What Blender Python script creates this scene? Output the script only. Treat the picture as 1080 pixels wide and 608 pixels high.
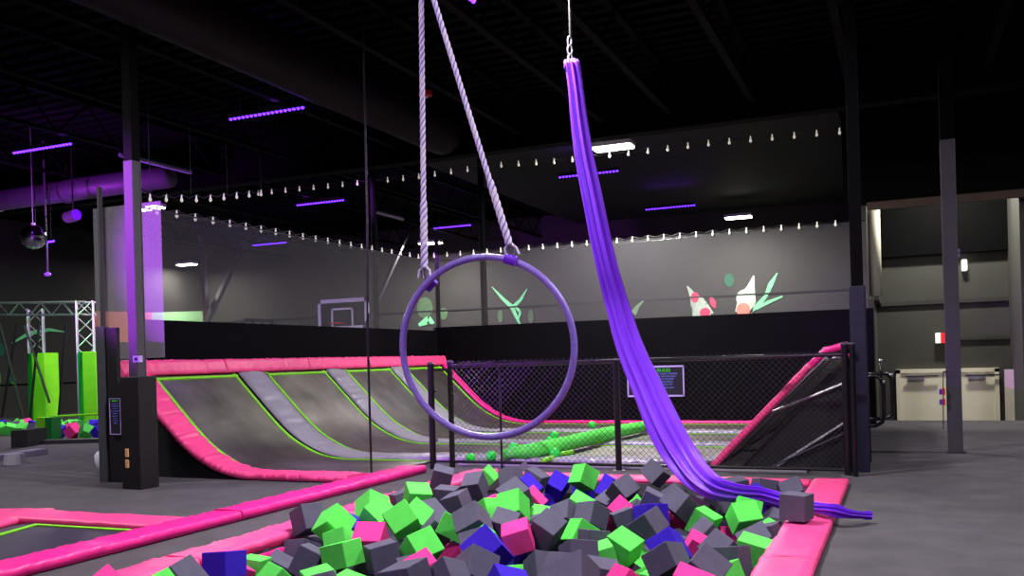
import bpy, bmesh, math, random
from mathutils import Vector, Matrix, Euler, noise
random.seed(7)
for o in list(bpy.data.objects): bpy.data.objects.remove(o)
SC = bpy.context.scene
COL = SC.collection
# ------------------------------------------------------------------ camera
EYE = 1.3
YAW, ROLL = math.radians(23.13), 0.028
fw = Vector((-math.sin(YAW), math.cos(YAW), 0)); rt = Vector((math.cos(YAW), math.sin(YAW), 0)); up = Vector((0, 0, 1))
cx = rt*math.cos(ROLL) - up*math.sin(ROLL); cy = rt*math.sin(ROLL) + up*math.cos(ROLL)
cam = bpy.data.cameras.new('camera'); camo = bpy.data.objects.new('camera', cam); COL.objects.link(camo)
m = Matrix.Identity(4)
for i in range(3):
    m[i][0] = cx[i]; m[i][1] = cy[i]; m[i][2] = -fw[i]
m[0][3], m[1][3], m[2][3] = 0, 0, EYE
camo.matrix_world = m
cam.lens = 32; cam.sensor_width = 36; cam.shift_y = 75.5/1080; cam.clip_start = .05; cam.clip_end = 200
SC.camera = camo
# ------------------------------------------------------------------ world, exposure
W = bpy.data.worlds.new('world'); SC.world = W; W.use_nodes = True
W.node_tree.nodes['Background'].inputs[0].default_value = (.35, .33, .5, 1)
W.node_tree.nodes['Background'].inputs[1].default_value = .006
SC.view_settings.view_transform = 'Standard'; SC.view_settings.look = 'None'
SC.view_settings.exposure = 0; SC.view_settings.gamma = 1
try: SC.view_settings.use_curve_mapping = False
except Exception: pass
try:
    SC.cycles.transparent_max_bounces = 16
except Exception: pass
# ------------------------------------------------------------------ light helpers
def area(name, loc, size, power, color=(1,1,1), rot=(0,0,0), size_y=None, spread=math.pi):
    l = bpy.data.lights.new(name, 'AREA'); l.energy = power; l.color = color; l.size = size
    l.shape = 'RECTANGLE'; l.size_y = size_y or size; l.spread = spread
    o = bpy.data.objects.new(name, l); o.location = loc; o.rotation_euler = rot; COL.objects.link(o); return o
def spot(name, loc, target, power, color, angle=60, blend=.6, r=.08):
    l = bpy.data.lights.new(name, 'SPOT'); l.energy = power; l.color = color; l.spot_size = math.radians(angle); l.spot_blend = blend; l.shadow_soft_size = r
    o = bpy.data.objects.new(name, l); o.location = loc
    o.rotation_euler = (Vector(target)-Vector(loc)).to_track_quat('-Z', 'Y').to_euler(); COL.objects.link(o); return o
WHITE = (1, .97, .88); PURP = (.28, .05, 1)
# visible highbays, then added unseen fill lamps, last the hidden side-room lamp
HIGHBAYS_AND_FILLS = [(-4.57, 15.5, 5.0, 760), (-3.96, 25.2, 5.0, 560), (-13.37, 25.1, 5.0, 620), (-15.7, 15.9, 5.0, 700), (-23.2, 25.2, 5.0, 260),
            (-3.3, 7.0, 5.3, 900), (1.8, 4.5, 5.2, 380), (-11.6, 5.5, 5.2, 420), (3.4, 12.5, 5.2, 300), (-2.6, 0.2, 5.2, 260), (.9, 18.6, 5.0, 330)]
for hx, hy, hz_, hp in HIGHBAYS_AND_FILLS:
    area('highbay_or_fill_light', (hx, hy, hz_-.09), .7, hp*.62, WHITE if hy > 14 else (1, .95, .97), size_y=.3)
spot('purple_wash', (-1.2, -1.5, 4.3), (-1.9, 5.5, 2.2), 380, (.55, .2, 1), 62)
spot('purple_wash_left', (-12.6, 2.6, 4.4), (-7.8, 7.55, 2.7), 9000, (.5, .04, 1), 22)
spot('purple_wash_duct', (-13.2, 10.6, 3.4), (-14.5, 13.4, 5.0), 650, (.5, .05, .9), 120)
spot('purple_wash_far', (-9.5, 13.0, 4.6), (-9.3, 27, 3.0), 1500, (.5, .08, 1), 34)
spot('magenta_wash', (-6.5, 1.0, 4.5), (-6.2, 7, .0), 170, (1, .25, .85), 50)
spot('green_wash', (-16, 11.5, 4.4), (-20.5, 16.5, 1.2), 420, (.2, 1, .3), 60)

# ------------------------------------------------------------------ materials
def lin(c): return tuple(((v/255)/12.92 if v/255 <= .04045 else ((v/255+.055)/1.055)**2.4) for v in c)
MATS = {}
def mat(name, rgb, rough=.7, var=.12, vs=8, bump=0, bs=40, metal=0, spec=.4, sheen=0, emit=None, es=0, coat=0):
    if name in MATS: return MATS[name]
    M = bpy.data.materials.new(name); M.use_nodes = True; nt = M.node_tree; b = nt.nodes['Principled BSDF']
    if name in ('matt_black', 'roof_deck', 'joist_paint', 'black_curtain', 'black_duct'): spec = .06
    c = lin(rgb); b.inputs['Roughness'].default_value = rough; b.inputs['Metallic'].default_value = metal
    b.inputs['Specular IOR Level'].default_value = spec
    if sheen: b.inputs['Sheen Weight'].default_value = sheen
    if coat: b.inputs['Coat Weight'].default_value = coat
    tc = nt.nodes.new('ShaderNodeTexCoord'); n = nt.nodes.new('ShaderNodeTexNoise'); n.inputs['Scale'].default_value = vs; n.inputs['Detail'].default_value = 5
    nt.links.new(tc.outputs['Object'], n.inputs['Vector'])
    r = nt.nodes.new('ShaderNodeValToRGB'); r.color_ramp.elements[0].position = .3; r.color_ramp.elements[1].position = .7
    r.color_ramp.elements[0].color = (*[v*(1-var) for v in c], 1); r.color_ramp.elements[1].color = (*[min(1, v*(1+var)) for v in c], 1)
    nt.links.new(n.outputs['Fac'], r.inputs[0]); nt.links.new(r.outputs[0], b.inputs['Base Color'])
    if bump:
        n2 = nt.nodes.new('ShaderNodeTexNoise'); n2.inputs['Scale'].default_value = bs; n2.inputs['Detail'].default_value = 6
        nt.links.new(tc.outputs['Object'], n2.inputs['Vector'])
        bp = nt.nodes.new('ShaderNodeBump'); bp.inputs['Strength'].default_value = bump; bp.inputs['Distance'].default_value = .02
        nt.links.new(n2.outputs['Fac'], bp.inputs['Height']); nt.links.new(bp.outputs[0], b.inputs['Normal'])
    if emit:
        b.inputs['Emission Color'].default_value = (*lin(emit), 1); b.inputs['Emission Strength'].default_value = es
    MATS[name] = M; return M
carpet = mat('carpet', (82, 79, 84), .95, .16, 3, .35, 160, spec=.2)
concrete_dark = mat('dark_wall', (26, 25, 29), .8, .1, 2)
wall_grey = mat('painted_block', (52, 50, 48), .75, .15, 1.2, .1, 20)
wall_olive = mat('olive_grey_wall', (62, 62, 56), .8, .08, 1.5)
deck = mat('roof_deck', (7, 7, 9), .8, .2, 2)
black = mat('black_paint', (14, 13, 17), .5, .1, 10)
blackm = mat('black_metal', (16, 16, 20), .3, .1, 12, spec=.5)
blackv = mat('black_vinyl', (16, 15, 19), .55, .15, 5, .2, 12)
curtain = mat('black_curtain', (11, 9, 15), .85, .12, 3)
steel_dark = mat('dark_steel', (52, 50, 62), .5, .1, 8)
steel = mat('steel', (175, 172, 180), .35, .1, 10, metal=.8)
alu = mat('aluminium', (205, 203, 210), .35, .08, 15, metal=.6)
pinkv = mat('pink_vinyl', (246, 74, 142), .45, .06, 4, .35, 9, spec=.4)
magv = mat('magenta_vinyl', (240, 36, 142), .42, .06, 4, .35, 9, spec=.4)
greyv = mat('grey_vinyl', (150, 147, 160), .38, .08, 4, .5, 7, spec=.5)
greenl = mat('green_edging', (130, 225, 30), .6, .05, 20)
bed = mat('woven_bed', (150, 146, 140), .42, .35, 1.6, .25, 7, spec=.8, metal=1)
bedf = mat('trampoline_mat', (44, 42, 50), .5, .25, 2.2, .15, 60, spec=.5)
FOAM = {'green': mat('green_foam', (98, 232, 92), .9, .05, 14, .12, 120, spec=.15), 'pink': mat('pink_foam', (252, 62, 150), .9, .05, 14, .12, 120, spec=.15),
        'grey': mat('grey_foam', (92, 89, 108), .92, .07, 14, .12, 120, spec=.15), 'blue': mat('blue_foam', (62, 36, 196), .9, .06, 14, .12, 120, spec=.15)}
silkm = mat('purple_silk', (116, 28, 224), .5, .06, 6, .08, 40, sheen=.15)
ropem = mat('white_rope', (246, 242, 252), .8, .08, 60, .4, 180)
ropes = mat('rope_groove_shade', (150, 130, 232), .8, .08, 60, .4, 180)  # purple shade between the strands, painted into the rope grooves
tape = mat('purple_tape', (146, 124, 214), .28, .15, 60, .2, 90, spec=.8)
greenpad = mat('green_pad', (30, 220, 60), .6, .05, 6, .15, 12)
limepad = mat('lime_pad', (130, 228, 30), .6, .05, 6, .15, 12)
ballm = mat('green_ball', (40, 232, 70), .5, .04, 20)
doorw = mat('cream_door', (226, 220, 196), .6, .04, 3)
white = mat('white_plastic', (225, 222, 235), .5, .04, 6)
redm = mat('red_plastic', (200, 30, 40), .5, .04, 6)
bluem = mat('blue_plastic', (60, 60, 190), .5, .04, 6)
tan = mat('tan_plastic', (215, 170, 120), .5, .04, 6)
brown = mat('brown_beam', (78, 62, 50), .7, .1, 3)
ductm = mat('duct_sheet', (96, 88, 104), .5, .12, 4, .2, 6, metal=.3)
ductk = mat('black_duct', (24, 22, 27), .55, .15, 4, .3, 6)
lampw = mat('lamp_white', (255, 253, 245), .5, 0, 5, emit=(255, 252, 240), es=14)
ledp = mat('led_purple', (150, 90, 255), .5, 0, 5, emit=(84, 34, 255), es=6)
bulbm = mat('bulb_white', (250, 248, 235), .3, 0, 5, emit=(255, 250, 232), es=.35)
mirror = mat('mirror_tile', (210, 210, 220), .08, .1, 30, metal=1)
glow_red = mat('strobe_red', (230, 30, 40), .4, 0, 5, emit=(255, 30, 40), es=.8)
glow_wh = mat('strobe_white', (250, 250, 240), .4, 0, 5, emit=(255, 255, 245), es=.9)
paint_green = mat('green_wall_paint', (130, 235, 165), .7, .1, 4)
paint_pale = mat('pale_wall_paint', (190, 205, 190), .7, .1, 4)
paint_pink = mat('pink_wall_paint', (250, 60, 110), .7, .1, 4)
paint_purple = mat('purple_wall_paint', (66, 44, 78), .8, .12, 1.5)
paint_dkgreen = mat('deep_green_wall_paint', (30, 96, 70), .8, .1, 4)
paint_salmon = mat('salmon_wall_paint', (235, 130, 115), .7, .1, 3)
paint_ltgreen = mat('light_green_wall_paint', (165, 220, 160), .7, .1, 3)
sign_txt = mat('blue_lettering', (120, 128, 225), .6, .0, 5)
sign_grn = mat('green_lettering', (60, 205, 60), .6, .0, 5)
sign_bg = mat('sign_board', (30, 30, 42), .5, .05, 5)
sign_fr = mat('lilac_frame', (178, 160, 225), .5, .05, 5)
# safety netting: a fine woven net, mostly holes
def netmat(hi=.5, colr=.22, nm='safety_net', sc=7):
    M = bpy.data.materials.new(nm); M.use_nodes = True; nt = M.node_tree; b = nt.nodes['Principled BSDF']
    b.inputs['Base Color'].default_value = (colr, colr*.96, colr*1.1, 1); b.inputs['Roughness'].default_value = .7
    tc = nt.nodes.new('ShaderNodeTexCoord'); mp = nt.nodes.new('ShaderNodeMapping'); mp.inputs['Rotation'].default_value = (math.radians(45),)*3
    nt.links.new(tc.outputs['Object'], mp.inputs[0])
    w1 = nt.nodes.new('ShaderNodeTexWave'); w1.bands_direction = 'Y'; w1.inputs['Scale'].default_value = sc; nt.links.new(mp.outputs[0], w1.inputs['Vector'])
    w2 = nt.nodes.new('ShaderNodeTexWave'); w2.bands_direction = 'Z'; w2.inputs['Scale'].default_value = sc; nt.links.new(mp.outputs[0], w2.inputs['Vector'])
    mx = nt.nodes.new('ShaderNodeMath'); mx.operation = 'MAXIMUM'; nt.links.new(w1.outputs['Fac'], mx.inputs[0]); nt.links.new(w2.outputs['Fac'], mx.inputs[1])
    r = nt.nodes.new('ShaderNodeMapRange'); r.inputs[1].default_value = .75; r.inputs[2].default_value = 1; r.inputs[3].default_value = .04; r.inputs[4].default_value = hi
    nt.links.new(mx.outputs[0], r.inputs[0])
    t = nt.nodes.new('ShaderNodeBsdfTransparent'); ms = nt.nodes.new('ShaderNodeMixShader')
    nt.links.new(r.outputs[0], ms.inputs[0]); nt.links.new(t.outputs[0], ms.inputs[1]); nt.links.new(b.outputs[0], ms.inputs[2])
    nt.links.new(ms.outputs[0], nt.nodes['Material Output'].inputs[0]); return M
netm = netmat(.22, .22, 'safety_net', 18)
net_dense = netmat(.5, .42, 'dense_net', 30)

# ------------------------------------------------------------------ mesh helpers
def obj(name, bm, mats, parent=None, smooth=False, bevel=0):
    me = bpy.data.meshes.new(name); bmesh.ops.recalc_face_normals(bm, faces=bm.faces[:]); bm.to_mesh(me); bm.free()
    for mm in (mats if isinstance(mats, (list, tuple)) else [mats]): me.materials.append(mm)
    if smooth:
        for p in me.polygons: p.use_smooth = True
    o = bpy.data.objects.new(name, me); COL.objects.link(o)
    if parent: o.parent = parent
    if bevel:
        md = o.modifiers.new('b', 'BEVEL'); md.width = bevel; md.segments = 2; md.limit_method = 'ANGLE'
    return o
def tag(o, label, cat, group=None, kind=None):
    o['label'] = label; o['category'] = cat
    if group: o['group'] = group
    if kind: o['kind'] = kind
    return o
def struct(name, bm, m, **k):
    o = obj(name, bm, m, **k); o['kind'] = 'structure'; return o
def thing(name, label, cat, loc=(0, 0, 0), group=None):
    o = bpy.data.objects.new(name, None); COL.objects.link(o); o.location = loc; o.empty_display_size = .1
    return tag(o, label, cat, group)
def T(o, root):   # parts are modelled in world space: hang them on the thing without moving them
    o.parent = root; o.matrix_parent_inverse = Matrix.Translation(-Vector(root.location)); return o
def box(bm, x0, x1, y0, y1, z0, z1, mi=0):
    vs = [bm.verts.new((x, y, z)) for x in (x0, x1) for y in (y0, y1) for z in (z0, z1)]
    for f in ((0,1,3,2), (4,6,7,5), (0,4,5,1), (2,3,7,6), (0,2,6,4), (1,5,7,3)):
        bm.faces.new([vs[i] for i in f]).material_index = mi
    return vs
def tube(bm, pts, r, n=8, mi=0, caps=True, closed=False):
    pts = [Vector(p) for p in pts]; rings = []; N = len(pts); prev = None
    for i, p in enumerate(pts):
        a = pts[(i-1) % N] if (closed or i > 0) else p; b = pts[(i+1) % N] if (closed or i < N-1) else p
        t = (b-a).normalized()
        if prev is None:
            u = t.orthogonal().normalized()
        else:
            u = (prev - t*prev.dot(t)).normalized()
        prev = u; v = t.cross(u)
        rr = r[i] if isinstance(r, (list, tuple)) else r
        rings.append([bm.verts.new(p+(u*math.cos(2*math.pi*k/n)+v*math.sin(2*math.pi*k/n))*rr) for k in range(n)])
    M = N if closed else N-1
    for i in range(M):
        A, B = rings[i], rings[(i+1) % N]
        for k in range(n):
            bm.faces.new((A[k], A[(k+1) % n], B[(k+1) % n], B[k])).material_index = mi
    if caps and not closed:
        bm.faces.new(rings[0][::-1]).material_index = mi; bm.faces.new(rings[-1]).material_index = mi
def prism(bm, poly, axis, a, b, mi=0):
    """poly of 2-D points extruded along an axis: 'y' -> points are (x,z); 'x' -> (y,z); 'z' -> (x,y)"""
    def P(p, t): return {'y': (p[0], t, p[1]), 'x': (t, p[0], p[1]), 'z': (p[0], p[1], t)}[axis]
    A = [bm.verts.new(P(p, a)) for p in poly]; B = [bm.verts.new(P(p, b)) for p in poly]; n = len(poly)
    bm.faces.new(A[::-1]).material_index = mi; bm.faces.new(B).material_index = mi
    for i in range(n): bm.faces.new((A[i], A[(i+1) % n], B[(i+1) % n], B[i])).material_index = mi
def B(): return bmesh.new()
def bx(name, x0, x1, y0, y1, z0, z1, m, parent=None, bevel=0):
    b = B(); box(b, x0, x1, y0, y1, z0, z1); o = obj(name, b, m, bevel=bevel)
    if parent: T(o, parent)
    return o
def cyl(name, p, q, r, m, parent=None, n=16):
    b = B(); tube(b, [p, q], r, n); o = obj(name, b, m, smooth=False)
    if parent: T(o, parent)
    return o
def sphere(name, c, r, m, parent=None, seg=16, sc=(1, 1, 1)):
    b = B(); bmesh.ops.create_uvsphere(b, u_segments=seg, v_segments=max(6, seg//2), radius=r, matrix=Matrix.Translation(c) @ Matrix.Diagonal((*sc, 1))); o = obj(name, b, m, smooth=True)
    if parent: T(o, parent)
    return o
def padsweep(name, path, side, width, thick, m, parent=None, wr=.006, seg=.07, seed=0, up=None, cr=0):
    """a soft vinyl pad: rounded slab swept along a path; side = unit vector across the pad, width across, thick along its normal"""
    path = [Vector(p) for p in path]; pts = []
    for i in range(len(path)-1):
        L = (path[i+1]-path[i]).length; n = max(1, int(L/seg))
        for k in range(n): pts.append(path[i].lerp(path[i+1], k/n))
    pts.append(path[-1]); side = Vector(side).normalized(); b = B(); rings = []; S_ = 0
    nw = max(4, int(width/.06))
    for i, p in enumerate(pts):
        t = (pts[min(i+1, len(pts)-1)]-pts[max(i-1, 0)]).normalized(); nrm = side.cross(t).normalized()
        if nrm.z < 0 or (up is not None and nrm.dot(Vector(up)) < 0): nrm = -nrm if (up is None or nrm.dot(Vector(up)) < 0) else nrm
        if i: S_ += (pts[i]-pts[i-1]).length
        ring = []; c = min(.018, thick*.35)
        prof = [(-width/2, 0), (-width/2, thick-c), (-width/2+c, thick)]
        prof += [(-width/2+c+(width-2*c)*k/nw, thick) for k in range(1, nw)]
        prof += [(width/2-c, thick), (width/2, thick-c), (width/2, 0)]
        for (a, h) in prof:
            q = p+side*a+nrm*h
            d = noise.noise((q*9)+Vector((seed, 0, 0)))*wr + noise.noise(Vector((q.x*3, q.y*26, q.z*26))+Vector((seed, 3, 0)))*wr*.8
            if cr: d += cr*(noise.noise(Vector((S_*19+a*1.5, a*1.6, seed)))+.5*noise.noise(Vector((S_*41+a*3, a*3, seed+5))))
            q += nrm*d*(1 if h > 0 else 0) + side*d*.7*(1 if a > 0 else -1)
            ring.append(b.verts.new(q))
        rings.append(ring)
    n = len(rings[0])
    for i in range(len(rings)-1):
        for k in range(n): b.faces.new((rings[i][k], rings[i][(k+1) % n], rings[i+1][(k+1) % n], rings[i+1][k]))
    b.faces.new(rings[0][::-1]); b.faces.new(rings[-1])
    o = obj(name, b, m, smooth=False)
    for pl in o.data.polygons: pl.use_smooth = len(pl.vertices) == 4
    if parent: T(o, parent)
    return o
def text(name, s, size, loc, rot, m, parent, ext=.002, align='CENTER'):
    c = bpy.data.curves.new(name, 'FONT'); c.body = s; c.size = size; c.extrude = ext; c.align_x = align; c.align_y = 'CENTER'
    o = bpy.data.objects.new(name, c); COL.objects.link(o); c.resolution_u = 2; bpy.context.view_layer.update()
    me = bpy.data.meshes.new_from_object(o.evaluated_get(bpy.context.evaluated_depsgraph_get())); bpy.data.objects.remove(o); bpy.data.curves.remove(c)
    me.materials.clear(); me.materials.append(m); o = bpy.data.objects.new(name, me); COL.objects.link(o); o.location = loc; o.rotation_euler = rot
    T(o, parent); return o

# ------------------------------------------------------------------ setting
CEIL = 5.9
PX0, PX1, PY0, PY1 = -4.2, -.79, 1.2, 9.02      # the foam pit opening
b = B()
for (x0, x1, y0, y1) in ((-30, PX0, -8, 28), (PX1, 6.2, -8, 17.9), (PX0, PX1, PY1, 17.9), (PX0, PX1, -8, PY0), (PX0, -.5, 17.9, 28)):
    box(b, x0, x1, y0, y1, -.12, 0)
struct('floor', b, carpet)
b = B(); box(b, PX0-.1, PX1+.1, PY0-.1, PY1+.1, -.95, -.9)
box(b, PX0-.1, PX0, PY0-.1, PY1+.1, -.9, -.12); box(b, PX1, PX1+.1, PY0-.1, PY1+.1, -.9, -.12); box(b, PX0, PX1, PY1, PY1+.1, -.9, -.12); box(b, PX0, PX1, PY0-.1, PY0, -.9, -.12)
struct('floor_pit', b, blackv)
b = B(); box(b, -.5, 6.2, 17.9, 28, -1.3, -1.2); box(b, -.5, 6.2, 17.8, 17.9, -1.2, -.12); struct('floor_lower', b, carpet)
b = B(); box(b, -30, 6.2, -8, 28, CEIL, CEIL+.1)
y = -7.8
while y < 27.6:
    box(b, -30, 6.2, y, y+.14, CEIL-.07, CEIL); y += .3
struct('ceiling', b, deck)
b = B(); box(b, -9.2, -.9, 14.8, 27, 5.5, 5.56); struct('ceiling_lower', b, mat('dark_board', (22, 22, 21), .75, .15, .8))
b = B(); box(b, -30, -.5, 27, 27.2, 0, CEIL); struct('wall_far', b, wall_grey)
b = B(); box(b, -24.3, -24.1, -8, 27, 0, CEIL); struct('wall_left', b, wall_grey)
b = B(); box(b, -24.3, 6.3, -8.2, -8, -.1, CEIL); struct('wall_rear', b, concrete_dark)
b = B(); box(b, 6.2, 6.4, -8, 20.2, -1.3, CEIL); struct('wall_right', b, concrete_dark)
# side room with the double door, its floor one storey step lower
b = B(); box(b, -.5, 3, 20, 20.2, -1.2, CEIL); struct('wall_door_side', b, wall_olive)
b = B(); box(b, -.62, -.42, 17.85, 20, -1.2, 2.2); box(b, -.72, -.52, 17.85, 20, 2.2, CEIL); struct('wall_room_left', b, wall_olive)
b = B(); box(b, 1.95, 2.2, 18.0, 20, -1.2, CEIL); struct('wall_room_right', b, wall_olive)
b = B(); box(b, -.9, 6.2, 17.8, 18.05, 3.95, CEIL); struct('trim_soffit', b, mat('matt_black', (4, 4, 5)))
b = B(); box(b, -.5, 2.4, 17.74, 17.8, 3.83, 3.97); struct('trim_beam', b, brown)
b = B(); box(b, -.42, 2, 19.94, 20, 2.17, 2.25); box(b, -.42, -.34, 17.9, 20, 2.2, 2.27); struct('trim_ledge', b, wall_grey)
b = B(); box(b, .8, 1.95, 19.95, 20, 1.43, 1.49); struct('trim_rail', b, wall_grey)
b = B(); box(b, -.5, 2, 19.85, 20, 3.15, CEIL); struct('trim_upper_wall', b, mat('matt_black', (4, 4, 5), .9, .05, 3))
# double door
b = B()
box(b, -.1, -.02, 19.9, 20, -1.2, .87); box(b, 1.66, 1.74, 19.9, 20, -1.2, .87); box(b, -.1, 1.74, 19.9, 20, .8, .88)
f_ = struct('door_1', b, doorw)
for (x0, x1) in ((-.02, .815), (.825, 1.66)):
    o = T(bx('door_leaf', x0, x1, 19.93, 19.99, -1.18, .8, doorw), f_)
for x0, d in ((.12, 1), (1.2, 1)):
    T(bx('door_closer', x0, x0+.3, 19.86, 19.93, .66, .73, steel), f_); T(bx('closer_arm', x0-.05, x0+.55, 19.84, 19.87, .73, .755, steel_dark), f_)
b = B(); box(b, 1.8, 1.95, 19.5, 19.6, -1.2, .85); struct('trim_pale_jamb', b, doorw)

# wall paintings on the far wall and left wall
def ribbon(bm, pts, wd, y0, mi, ax='y', dy=.012):
    n = len(pts)
    for i in range(n-1):
        (x0, z0), (x1, z1) = pts[i], pts[i+1]; w0, w1 = wd[i], wd[i+1]
        d = Vector((x1-x0, z1-z0)); 
        if d.length < 1e-6: continue
        d.normalize(); nx, nz = -d.y, d.x
        prism(bm, [(x0+nx*w0, z0+nz*w0), (x1+nx*w1, z1+nz*w1), (x1-nx*w1, z1-nz*w1), (x0-nx*w0, z0-nz*w0)], ax, y0-dy, y0, mi)
def blob(bm, c, rx, rz, y0, mi, ax='y', n=14, dy=.01):
    prism(bm, [(c[0]+rx*math.cos(2*math.pi*k/n), c[1]+rz*math.sin(2*math.pi*k/n)) for k in range(n)], ax, y0-dy, y0, mi)
def q27(*p): return [(a[0], a[2]) for a in p]
YW = 26.99
b = B()
ribbon(b, q27((-5.79, 27, 3.34), (-5.63, 27, 3.05), (-5.44, 27, 2.7), (-5.31, 27, 2.39)), [.02, .1, .25, .3], YW, 0)
blob(b, q27((-5.49, 27, 2.82))[0], .22, .22, YW-.012, 0); blob(b, q27((-5.39, 27, 2.5))[0], .28, .2, YW-.013, 0)
blob(b, q27((-5.57, 27, 2.99))[0], .12, .16, YW-.014, 1); blob(b, q27((-5.28, 27, 2.53))[0], .16, .14, YW-.015, 1)
ribbon(b, q27((-5.1, 27, 2.97), (-5.04, 27, 2.8), (-4.99, 27, 2.65)), [.04, .09, .02], YW, 1)
tag(obj('wall_painting', b, [paint_pale, paint_pink]), 'painted pale and pink tentacle on the grey far wall, left of its twin', 'wall painting', 'painted tentacles on the far wall')
b = B()
ribbon(b, q27((-3.85, 27, 3.53), (-3.94, 27, 3.21), (-4.06, 27, 2.86), (-4.18, 27, 2.45)), [.02, .11, .26, .24], YW, 0)
blob(b, q27((-4.11, 27, 2.89))[0], .26, .26, YW-.012, 0); blob(b, q27((-4.17, 27, 2.56))[0], .2, .2, YW-.013, 1)
tag(obj('wall_painting', b, [paint_pale, paint_salmon]), 'painted pale grey tentacle on the far wall beside green lightning', 'wall painting', 'painted tentacles on the far wall')
b = B()
ribbon(b, q27((-3.19, 27, 3.57), (-3.38, 27, 3.26), (-3.52, 27, 2.94), (-3.74, 27, 2.68), (-4.02, 27, 2.44)), [.01, .07, .045, .07, .03], YW, 0)
ribbon(b, q27((-3.07, 27, 2.89), (-3.47, 27, 2.74), (-3.82, 27, 2.57)), [.02, .05, .035], YW-.002, 0)
tag(obj('wall_painting', b, paint_green), 'glowing green painted lightning fork at the right of the far wall', 'wall painting')
b = B(); blob(b, q27((-4.56, 27, 3.44))[0], .14, .2, YW, 0)
tag(obj('wall_painting', b, paint_dkgreen), 'small deep green painted spot between the two tentacles on the far wall', 'wall painting')
b = B()
ribbon(b, q27((-12.16, 27, 3.68), (-11.77, 27, 3.26), (-11.48, 27, 3.0), (-11.32, 27, 2.65), (-11.2, 27, 2.4)), [.01, .05, .07, .05, .03], YW, 0)
ribbon(b, q27((-10.93, 27, 3.55), (-11.18, 27, 3.19), (-11.45, 27, 2.99)), [.01, .055, .05], YW-.002, 0)
ribbon(b, q27((-11.38, 27, 3.05), (-11.19, 27, 2.8), (-11.3, 27, 2.5)), [.05, .045, .02], YW-.004, 0)
tag(obj('wall_painting', b, paint_green), 'green painted lightning fork seen through the hoop on the far wall', 'wall painting')
b = B()
blob(b, q27((-14.66, 27, 3.12))[0], .3, .36, YW, 0); blob(b, q27((-13.96, 27, 2.89))[0], .16, .2, YW, 0); ribbon(b, q27((-14.9, 27, 2.55), (-14.53, 27, 2.7), (-14.32, 27, 2.59)), [.05, .14, .03], YW-.01, 1)
blob(b, q27((-11.89, 27, 2.71))[0], .1, .2, YW, 0); blob(b, q27((-10.83, 27, 2.66))[0], .1, .22, YW, 0)
tag(obj('wall_painting', b, [mat('moss_wall_paint', (78, 108, 76), .8, .2, 6), paint_green]), 'dim green painted blobs behind the left half of the hoop', 'wall painting')
b = B(); ribbon(b, q27((-7.47, 27, 2.6), (-7.31, 27, 2.82), (-7.1, 27, 3.01)), [.1, .05, .01], YW, 0)
tag(obj('wall_painting', b, paint_ltgreen), 'small pale green painted spike just right of the purple silk', 'wall painting')
b = B(); box(b, -30, -.5, 26.96, 27.0, 2.98, 3.02); struct('trim_seam', b, concrete_dark)
# left wall painting : pale band and a small running figure, green splatter behind the truss
b = B()
prism(b, [(24.4, 1.2), (27, 1.2), (27, 3.45), (24.4, 3.3)], 'x', -24.1, -24.085)
tag(obj('wall_painting', b, paint_ltgreen), 'pale green painted band low on the left wall behind the steel brace', 'wall painting')
b = B()
prism(b, [((-24.1, 21.83, 2.9)[1], 2.3), (24.4, 2.2), (24.4, 3.3), ((-24.1, 21.83, 2.9)[1], 3.25)], 'x', -24.1, -24.086, 0)
tag(obj('wall_painting', b, paint_salmon), 'salmon painted band low on the left wall behind the netting', 'wall painting')
b = B()
random.seed(11)
for (y0, z0, s) in ((17.6, 1.9, .5), (18.4, 1.2, .4), (16.9, 1.0, .35), (18.2, 2.3, .3), (17.1, 2.5, .25)):
    for k in range(9):
        a = random.random()*6.28; rr = random.random()*s*1.6
        blob(b, (y0+rr*math.cos(a), z0+rr*math.sin(a)*1.4), .05+random.random()*.16, .05+random.random()*.2, -24.09-.001*k, random.randint(0, 1), 'x', dy=-.012)
ribbon(b, [(18.9, 2.2), (19.5, 2.5), (20.2, 2.62), (20.8, 2.55)], [.02, .06, .05, .01], -24.08, 2, 'x')
ribbon(b, [(17.2, 2.2), (16.9, 2.9), (17.3, 3.3)], [.1, .14, .03], -24.08, 2, 'x')
tag(obj('wall_painting', b, [limepad, paint_dkgreen, paint_green]), 'green splatter painted on the left wall behind the foam pit truss', 'wall painting')
b = B(); ribbon(b, [(p[1], p[2]) for p in ((-24.05, 28.1, 3.43), (-24.05, 28.66, 3.75), (-24.05, 29.1, 3.62), (-24.05, 29.52, 3.98))], [.03, .12, .1, .04], -24.06, 0, 'x')
tag(obj('wall_painting', b, paint_green), 'small green painted running figure above the pale band', 'wall painting')

# ------------------------------------------------------------------ trampoline court shell
WX, WY = -8.95, 17.0
b = B(); box(b, WX-.1, WX, 8.95, WY+.1, 0, 1.95)
struct('wall_court_left', b, curtain)
b = B(); box(b, WX-.1, -.42, WY, WY+.1, 0, 2.02)
struct('wall_court_back', b, curtain)
b = B(); box(b, WX-.06, WX-.05, 8.95, WY+.05, 1.95, 3.42)
tag(obj('safety_net', b, netm), 'fine black safety net hung above the left court wall', 'netting')
b = B(); box(b, WX-.05, -.5, WY+.05, WY+.06, 2.02, 3.55)
tag(obj('safety_net', b, netm), 'fine black safety net hung above the back court wall', 'netting')

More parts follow.
